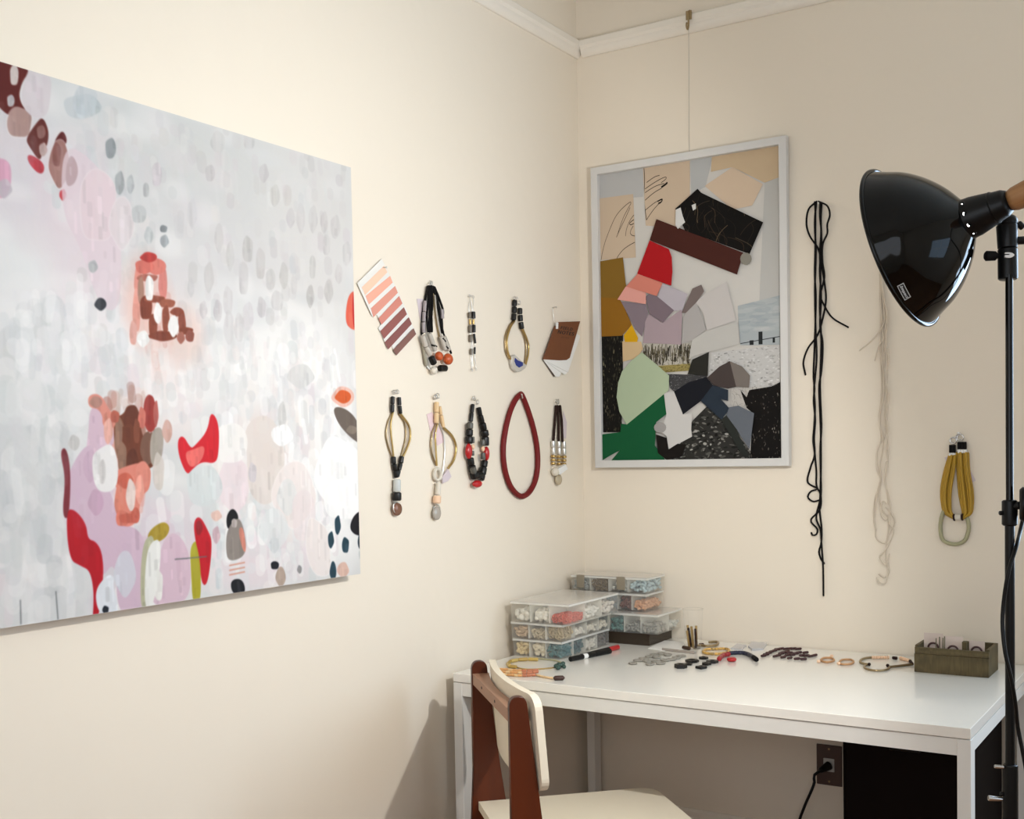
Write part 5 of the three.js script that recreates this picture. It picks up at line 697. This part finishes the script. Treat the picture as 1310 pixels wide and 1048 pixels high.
{ // wooden box with cards
  const x0 = 1.046, x1 = 1.219, z0 = 0.098, z1 = 0.22, h = 0.066, tk = 0.008, t = thing('wooden_box', 'weathered olive-brown wooden box holding pale cards on the desk', 'box', [(x0 + x1) / 2, DT, (z0 + z1) / 2]);
  const om = std(0xffffff, 0.8, 0, { map: woodTexture([66, 55, 32], [104, 90, 58], 10) }), tilt = (g) => g;
  wpart(t, 'front_plank', bx(x0, x1, DT, DT + 0.046, z1 - tk, z1, 0.001), om); wpart(t, 'front_plank', bx(x0 + 0.001, x1, DT + 0.0465, DT + h - 0.004, z1 - tk - 0.001, z1 - 0.0008, 0.001), om);
  wpart(t, 'back_plank', bx(x0, x1, DT, DT + h, z0, z0 + tk, 0.001), om); wpart(t, 'side_plank', bx(x0, x0 + tk, DT, DT + h, z0 + tk, z1 - tk - 0.001, 0.001), om); wpart(t, 'side_plank', bx(x1 - tk, x1, DT, DT + h, z0 + tk, z1 - tk - 0.001, 0.001), om); wpart(t, 'bottom', bx(x0 + tk, x1 - tk, DT + 0.001, DT + 0.008, z0 + tk, z1 - tk), om);
  const pk = std(new THREE.Color().setRGB(0.7, 0.58, 0.51), 0.75);
  for (const [a, b, zc, y0, y1, label] of [[0.01, 0.056, 0.16, 0.01, 0.09, 'pale pink earring card at the left end of the wooden box'], [0.062, 0.108, 0.185, 0.01, 0.089, 'pale pink earring card in the middle of the wooden box'], [0.12, 0.156, 0.175, 0.01, 0.08, 'pale pink earring card at the right end of the wooden box']]) {
    const c = thing('earring_card', label, 'card', [x0 + (a + b) / 2, DT + y0, zc], 'earring cards in the wooden box'); wpart(c, 'card', bx(x0 + a, x0 + b, DT + 0.0082, DT + y1, zc, zc + 0.0012), pk);
    wpart(c, 'earring', ring(V(x0 + (a + b) / 2, DT + h - 0.012, zc + 0.004), 0.012, 0.0024, V(0, 0, 1)), fillOf('#4a2a26'), 'dark half-hoop earring');
  }
  for (const [dx, dy] of [[0.046, 0.084], [0.054, 0.088], [0.062, 0.086], [0.066, 0.09]]) { single('metal_pick', 'thin dark pick standing in the wooden box between the cards', 'tool', seg(V(x0 + dx, DT + 0.0085, 0.195), V(x0 + dx + 0.002, DT + dy, 0.2), 0.0014), M.olive, 'dark picks in the wooden box'); }
  single('wood_block', 'small olive wooden block standing in the wooden box', 'block', bx(x0 + 0.109, x0 + 0.12, DT + 0.0082, DT + 0.08, 0.192, 0.204, 0.001), om);
}
{ // paper, tweezers, clear cup with brass tubes, bags
  const A = (px, py, u = 0) => onDesk(px, py, u), flat = (name, label, cat, pts, th, mat, grp, y = 0) => { const s = new THREE.Shape(pts.map((p) => { const q = A(...p); return new THREE.Vector2(q.x, -q.z); })); return single(name, label, cat, new THREE.ExtrudeGeometry(s, { depth: th, bevelEnabled: false }).rotateX(-Math.PI / 2).translate(0, DT + y, 0), mat, grp); };
  flat('paper_sheet', 'small white paper sheet lying behind the grey ring beads', 'paper', [[829, 830], [850, 820], [876, 822], [874, 831], [850, 833]], 0.0012, M.paper);
  const tw = thing('tweezers', 'slim grey tweezers lying on the desk behind the grey beads', 'tweezers', A(868, 833)); for (const d of [-0.7, 0.7]) wpart(tw, 'arm', seg(A(847, 830.5 + d, 0.0025), A(888, 835 + d, 0.0025), 0.0022), fillOf('#9a9086')); wpart(tw, 'hinge', ball(A(888, 835, 0.003), 0.004, 0.0028, 0.004), fillOf('#9a9086'));
  const c = A(884, 831), cup = thing('clear_cup', 'clear plastic cup holding brass tubes beside the bead boxes', 'cup', c), cx = c.x, cz = c.z - 0.018, R = (y) => 0.021 + 0.09 * y * 0.12;
  const prof = [[0.0001, 0.001], [0.021, 0.001], [0.0235, 0.03], [0.028, 0.112]].map(([x, y]) => new THREE.Vector2(x, y));
  wpart(cup, 'cup_wall', new THREE.LatheGeometry(prof, 28).translate(cx, DT, cz), M.glass); wpart(cup, 'rim', new THREE.TorusGeometry(0.028, 0.001, 6, 32).rotateX(Math.PI / 2).translate(cx, DT + 0.112, cz), M.clear);
  for (let i = 0; i < 9; i++) { const a = i * 0.7, r0 = 0.007 + 0.0075 * (i % 2), b = V(cx + r0 * Math.cos(a), DT + 0.004, cz + r0 * Math.sin(a)); single('brass_tube', 'short brass tube standing in the clear plastic cup', 'tube', seg(b, b.clone().add(V(0.004 * Math.cos(a) - 0.003, 0.048 + 0.006 * (i % 3), 0.004 * Math.sin(a))), 0.0034, 0.0034, .2, 8), i % 3 === 1 ? M.cordBrown : M.gold, 'brass tubes in the cup'); }
  const z = dz2(zoomOf(860, 780, 10.917));
  single('brown_bead', 'dark brown oval bead lying in front of the clear cup', 'bead', seg(z([140, 525], 0.005), z([255, 545], 0.005), 0.005, 0.005, .7), fillOf('#3c2614'));
  const br = thing('bracelet', 'open brass cuff bracelet lying behind the gold bracelet', 'bracelet', A(905, 826)); wpart(br, 'band', tube([[300, 530], [380, 500], [500, 510], [600, 500], [640, 475], [620, 450], [520, 455]].map((p) => z(p, 0.004)), 0.0036), M.brass); wpart(br, 'dark_bead', seg(z([375, 492], 0.005), z([440, 490], 0.005), 0.005), fillOf('#3a2012'));
  const gb = thing('bracelet', 'gold bead bracelet ring lying beside the red bracelet end', 'bracelet', A(916, 834)); { const cc = curveOf([[430, 590], [480, 555], [600, 550], [720, 545], [790, 560], [760, 600], [640, 620], [500, 615]].map((p) => z(p, 0.004)), true); const n = 20; for (let i = 0; i < n; i++) wpart(gb, 'bead', seg(cc.getPoint(i / n), cc.getPoint((i + 0.9) / n), 0.0038), i % 4 ? std(new THREE.Color().setRGB(0.62, 0.37, 0.1), 0.35, 0.3) : M.gold); }
  flat('plastic_bag', 'small flat grey plastic bag lying behind the navy bracelet', 'bag', [[935, 831], [943, 825], [955, 827], [950, 832]], 0.004, M.bag);
  flat('plastic_bag', 'clear plastic bag lying flat near the maroon beads', 'bag', [[957, 829], [963, 822], [984, 822], [976, 832], [962, 833]], 0.006, M.bag);
}

// ================================================================== lamp on its stand
{
  const DP = 1.75, k = DP / FOCAL, P = (px, py, d = DP) => atDepth(px, py, d);
  const pole = P(1291.4, 560), X = pole.x, Z = pole.z, yAt = (py) => atDepth(1291, py, DP).y;
  const st = thing('light_stand', 'black tripod light stand carrying the reflector lamp beside the desk', 'light stand', [X, 0, Z]);
  wpart(st, 'upper_pole', seg(V(X, yAt(670), Z), V(X, yAt(352), Z), 0.0055, 0.0055, .2, 16), M.gloss); wpart(st, 'middle_pole', seg(V(X, yAt(1010), Z), V(X, yAt(655), Z), 0.0071, 0.0071, .2, 16), M.black); wpart(st, 'lower_pole', seg(V(X, 0.12, Z), V(X, yAt(985), Z), 0.0092, 0.0092, .2, 16), M.black);
  const r3 = V(Math.cos(YAW), 0, -Math.sin(YAW)), tow = V(Math.sin(YAW), 0, Math.cos(YAW)), off = (y, a, b) => V(X, y, Z).addScaledVector(r3, a).addScaledVector(tow, b);
  for (const [ya, yb, kn] of [[640, 673, 0], [982, 1060, 1]]) {
    const c = wpart(st, 'collar', seg(V(X, yAt(yb), Z), V(X, yAt(ya), Z), 0.0115, 0.0115, .2, 16), M.black); const ym = yAt((ya + yb) / 2);
    wpart(c, 'clamp_bolt', seg(off(ym, -0.008, 0), off(ym, -0.016, 0), 0.0035), M.black);
    if (kn) { wpart(c, 'knob', seg(off(yAt(1028), -0.012, 0), off(yAt(1026), -0.034, 0), 0.003, 0.0045), M.chrome); wpart(c, 'knob', seg(off(yAt(985), -0.012, 0.004), off(yAt(984), -0.026, 0.004), 0.003, 0.003), M.chrome); }
    else wpart(c, 'knob', [seg(off(yAt(648), 0.004, 0.006), off(yAt(646), 0.01, 0.017), 0.006), seg(off(yAt(645), 0.008, 0.016), off(yAt(645), 0.022, 0.022), 0.027, 0.024, .4, 20)], M.black, 'round black locking knob');
  }
  for (const a of [0.5, 2.6, 4.7]) { const d = V(Math.cos(a), 0, Math.sin(a)), f = V(X, 0.011, Z).addScaledVector(d, 0.4), u = V(X, 0.4, Z).addScaledVector(d, 0.012); wpart(st, 'leg', seg(u, f, 0.008, 0.008, .2, 10), M.black); wpart(st, 'brace', seg(V(X, 0.15, Z).addScaledVector(d, 0.01), u.clone().lerp(f, 0.55), 0.004), M.black); wpart(st, 'rubber_foot', ball(f, 0.011, 0.011, 0.011), M.blackMatte); }
  wpart(st, 'hub', seg(V(X, 0.375, Z), V(X, 0.42, Z), 0.016), M.black); wpart(st, 'hub', seg(V(X, 0.12, Z), V(X, 0.16, Z), 0.014), M.black);
  // head bracket
  const hd = wpart(st, 'head_bracket', [seg(P(1289.5, 358), P(1289, 318), 0.0145, 0.0145, .15, 20), seg(P(1289, 318), P(1288, 288), 0.0145, 0.0155, .1, 20), ball(P(1288.5, 284), 0.0155, 0.012, 0.0155)], M.black);
  wpart(hd, 'knob', [seg(P(1280, 327.5), P(1273, 327.5), 0.004), seg(P(1275, 327.5), P(1260, 327.5), 0.0072, 0.0078, .3, 14)], M.blackMatte); wpart(hd, 'bolt', seg(P(1300, 308), P(1318, 307), 0.0062), M.black); wpart(hd, 'bolt', seg(P(1302, 285), P(1309, 292), 0.005), M.black);
  const front = P(1290, 326, DP - 0.0165), mk = [];
  { const b = new THREE.Shape(); b.moveTo(-0.006, -0.004); b.quadraticCurveTo(0.004, -0.007, 0.008, -0.001); b.quadraticCurveTo(0.006, 0.004, -0.006, 0.003); b.lineTo(-0.006, 0.0012); b.lineTo(0.001, 0.001); b.lineTo(0.001, -0.0006); b.lineTo(-0.006, -0.0008); b.closePath(); const g = new THREE.ExtrudeGeometry(b, { depth: 0.003, bevelEnabled: false }); g.rotateY(YAW); g.translate(front.x, front.y, front.z); wpart(hd, 'logo_mark', g, M.white, 'white maker mark'); }

  // the lamp itself, built along its own axis (+y of the local frame points out of the opening)
  const axis = V(-0.951, -0.284, -0.121).normalize(), neck = atDepth(1153.8, 317, 1.777).addScaledVector(axis, -0.104);
  const lamp = thing('reflector_lamp', 'glossy black bowl reflector lamp with wooden handle, switched on', 'lamp', neck);
  lamp.quaternion.setFromUnitVectors(UP, axis);
  const R0 = 0.0305, R1 = 0.126, DEP = 0.104, knots = [[0, R0], [0.15, 0.057], [0.35, 0.0825], [0.6, 0.1045], [0.82, 0.1165], [1, R1]], bowlR = (y) => { const s = Math.min(Math.max(y / DEP, 0), 1), i = Math.min(knots.findIndex((q, j) => j && s <= q[0]), 5), g = (j) => knots[Math.min(Math.max(j, 0), 5)], a = g(i - 1), b = g(i), m = (p, q) => (q[1] - p[1]) / (q[0] - p[0] || 1), f = (s - a[0]) / (b[0] - a[0]), d = b[0] - a[0], m0 = i > 1 ? (m(g(i - 2), a) + m(a, b)) / 2 : m(a, b), m1 = i < 5 ? (m(a, b) + m(b, g(i + 1))) / 2 : m(a, b); return a[1] * (2 * f ** 3 - 3 * f * f + 1) + m0 * d * (f ** 3 - 2 * f * f + f) + b[1] * (3 * f * f - 2 * f ** 3) + m1 * d * (f ** 3 - f * f); }, prof = [], inn = [];
  for (let i = 0; i <= 36; i++) { const s = i / 36; const r = bowlR(s * DEP); prof.push(new THREE.Vector2(r, s * DEP)); inn.push(new THREE.Vector2(Math.max(r - 0.0022, 0.02), s * DEP + 0.0008)); }
  part(lamp, 'reflector', new THREE.LatheGeometry(prof, 72), M.gloss); part(lamp, 'reflector_lining', new THREE.LatheGeometry(inn.slice(1), 72), M.lining, 'pale inner lining');
  part(lamp, 'rim', new THREE.TorusGeometry(R1 + 0.0005, 0.0034, 10, 80).rotateX(Math.PI / 2).translate(0, DEP, 0), M.gloss);
  // vented collar: real holes round the neck
  const shell = new THREE.LatheGeometry([[R0 + 0.0004, 0.0015], [R0 - 0.0006, -0.012], [0.0235, -0.042], [0.0215, -0.042], [R0 - 0.003, -0.012], [R0 - 0.0016, 0.0015], [R0 + 0.0004, 0.0015]].map(([x, y]) => new THREE.Vector2(x, y)), 64);
  let brush = new Brush(shell); brush.updateMatrixWorld(); const ev = new Evaluator(); ev.attributes = ['position', 'normal'];
  { const holes = []; for (let i = 0; i < 10; i++) { const a = i / 10 * 6.2832 + 0.25; const g = new THREE.CylinderGeometry(0.0034, 0.0034, 0.014, 12).rotateZ(Math.PI / 2).translate(R0, -0.0062, 0).rotateY(a); holes.push(clean(g)); } const hb = new Brush(mergeGeometries(holes)); hb.updateMatrixWorld(); brush = ev.evaluate(brush, hb, SUBTRACTION); }
  part(lamp, 'vented_collar', brush.geometry, M.black);
  part(lamp, 'socket', [new THREE.LatheGeometry([[0.0001, -0.062], [0.016, -0.062], [0.0205, -0.055], [0.0225, -0.043], [0.0245, -0.0405], [0.0245, -0.036], [0.0001, -0.036]].map(([x, y]) => new THREE.Vector2(x, y)), 32)], M.black);
  part(lamp, 'wooden_handle', new THREE.LatheGeometry([[0.0001, -0.18], [0.012, -0.18], [0.0165, -0.172], [0.0195, -0.13], [0.0195, -0.09], [0.0175, -0.07], [0.0145, -0.062], [0.0001, -0.062]].map(([x, y]) => new THREE.Vector2(x, y)), 24), std(0xffffff, 0.5, 0, { map: woodTexture([142, 98, 58], [172, 128, 84]) }), 'turned pale wooden handle');
  const bulb = part(lamp, 'bulb', new THREE.LatheGeometry([[0.0001, -0.03], [0.013, -0.03], [0.016, -0.014], [0.0185, 0.006], [0.028, 0.032], [0.03, 0.05], [0.026, 0.068], [0.014, 0.079], [0.0001, 0.082]].map(([x, y]) => new THREE.Vector2(x, y)), 28), new THREE.MeshStandardMaterial({ color: 0xffffff, emissive: new THREE.Color().setRGB(...LAMP_RGB), emissiveIntensity: 6, roughness: 0.6 }), 'glowing white bulb');
  const light = new THREE.SpotLight(new THREE.Color().setRGB(...LAMP_RGB), LAMP_CD, 0, 84 * Math.PI / 180, 0.62, 2); light.target.position.set(0, 1.2, 0); lamp.add(light.target); light.position.set(0, 0.04, 0); light.castShadow = true; light.shadow.radius = 0.8; light.shadow.mapSize.set(2048, 2048); light.name = 'bulb_light'; lamp.add(light);
  // sticker on the bowl
  const stick = canvasTexture(256, 128, (c, w, h) => { c.fillStyle = '#b9bcbc'; c.fillRect(0, 0, w, h); c.fillStyle = '#101214'; c.fillRect(14, 14, w - 28, h - 28); c.fillStyle = '#e4e6e6'; c.font = 'italic bold 62px sans-serif'; c.textAlign = 'center'; c.fillText('Impact', w / 2, 86); });
  { // find the place on the bowl under the photographed sticker, then bend the sticker to it
    const inv = new THREE.Matrix4().compose(neck, lamp.quaternion, V(1, 1, 1)).invert(), o = EYE.clone().applyMatrix4(inv);
    const hit = (px, py) => { const d = ray(px, py).transformDirection(inv); for (let s = 1.2; s < 2.4; s += 0.0006) { const q = o.clone().addScaledVector(d, s); if (q.y > 0 && q.y < DEP && Math.hypot(q.x, q.z) < bowlR(q.y) + 0.0007) return q; } return null; };
    const c4 = [[1147.5, 366], [1156, 361.5], [1165.5, 379.5], [1157.5, 384.5]].map((p) => hit(...p));
    if (c4.every(Boolean)) {
      const g = new THREE.PlaneGeometry(1, 1, 6, 6), ps = g.attributes.position, uv = g.attributes.uv;
      for (let i = 0; i < ps.count; i++) { const u = uv.getX(i), v = uv.getY(i); const q = c4[1].clone().lerp(c4[2], u).lerp(c4[0].clone().lerp(c4[3], u), 1 - v), rad = bowlR(q.y) + 0.0009, l = Math.hypot(q.x, q.z); ps.setXYZ(i, q.x / l * rad, q.y, q.z / l * rad); }
      g.computeVertexNormals(); part(lamp, 'sticker', g, std(0xffffff, 0.5, 0, { map: stick }), 'small grey sticker with lettering');
    }
  }
  // mains cable of the lamp
  const cb = [neck.clone().addScaledVector(axis, -0.1848), neck.clone().addScaledVector(axis, -0.2).add(V(0, -0.012, 0)), neck.clone().addScaledVector(axis, -0.2).add(V(0.0, -0.07, 0.01)), P(1334, 420, 1.8), P(1322, 560, 1.8), P(1314, 635, 1.795), P(1306, 676, 1.775), P(1300, 700, 1.745), P(1291, 728, 1.735), P(1284, 770, 1.74), P(1282.5, 800, 1.74), P(1286, 835, 1.735), P(1294, 870, 1.735), P(1299, 900, 1.74), P(1302, 930, 1.75), P(1309, 965, 1.75), P(1316, 1010, 1.75), V(X + 0.06, 0.3, Z + 0.05), V(X + 0.09, 0.01, Z + 0.1), V(X + 0.5, 0.006, Z + 0.3)];
  single('lamp_cable', 'black lamp cable looping down around the light stand pole', 'cable', tube(cb, 0.0031, { seg: 200, radial: 8 }), M.black);
}

renderer.render(scene, camera);
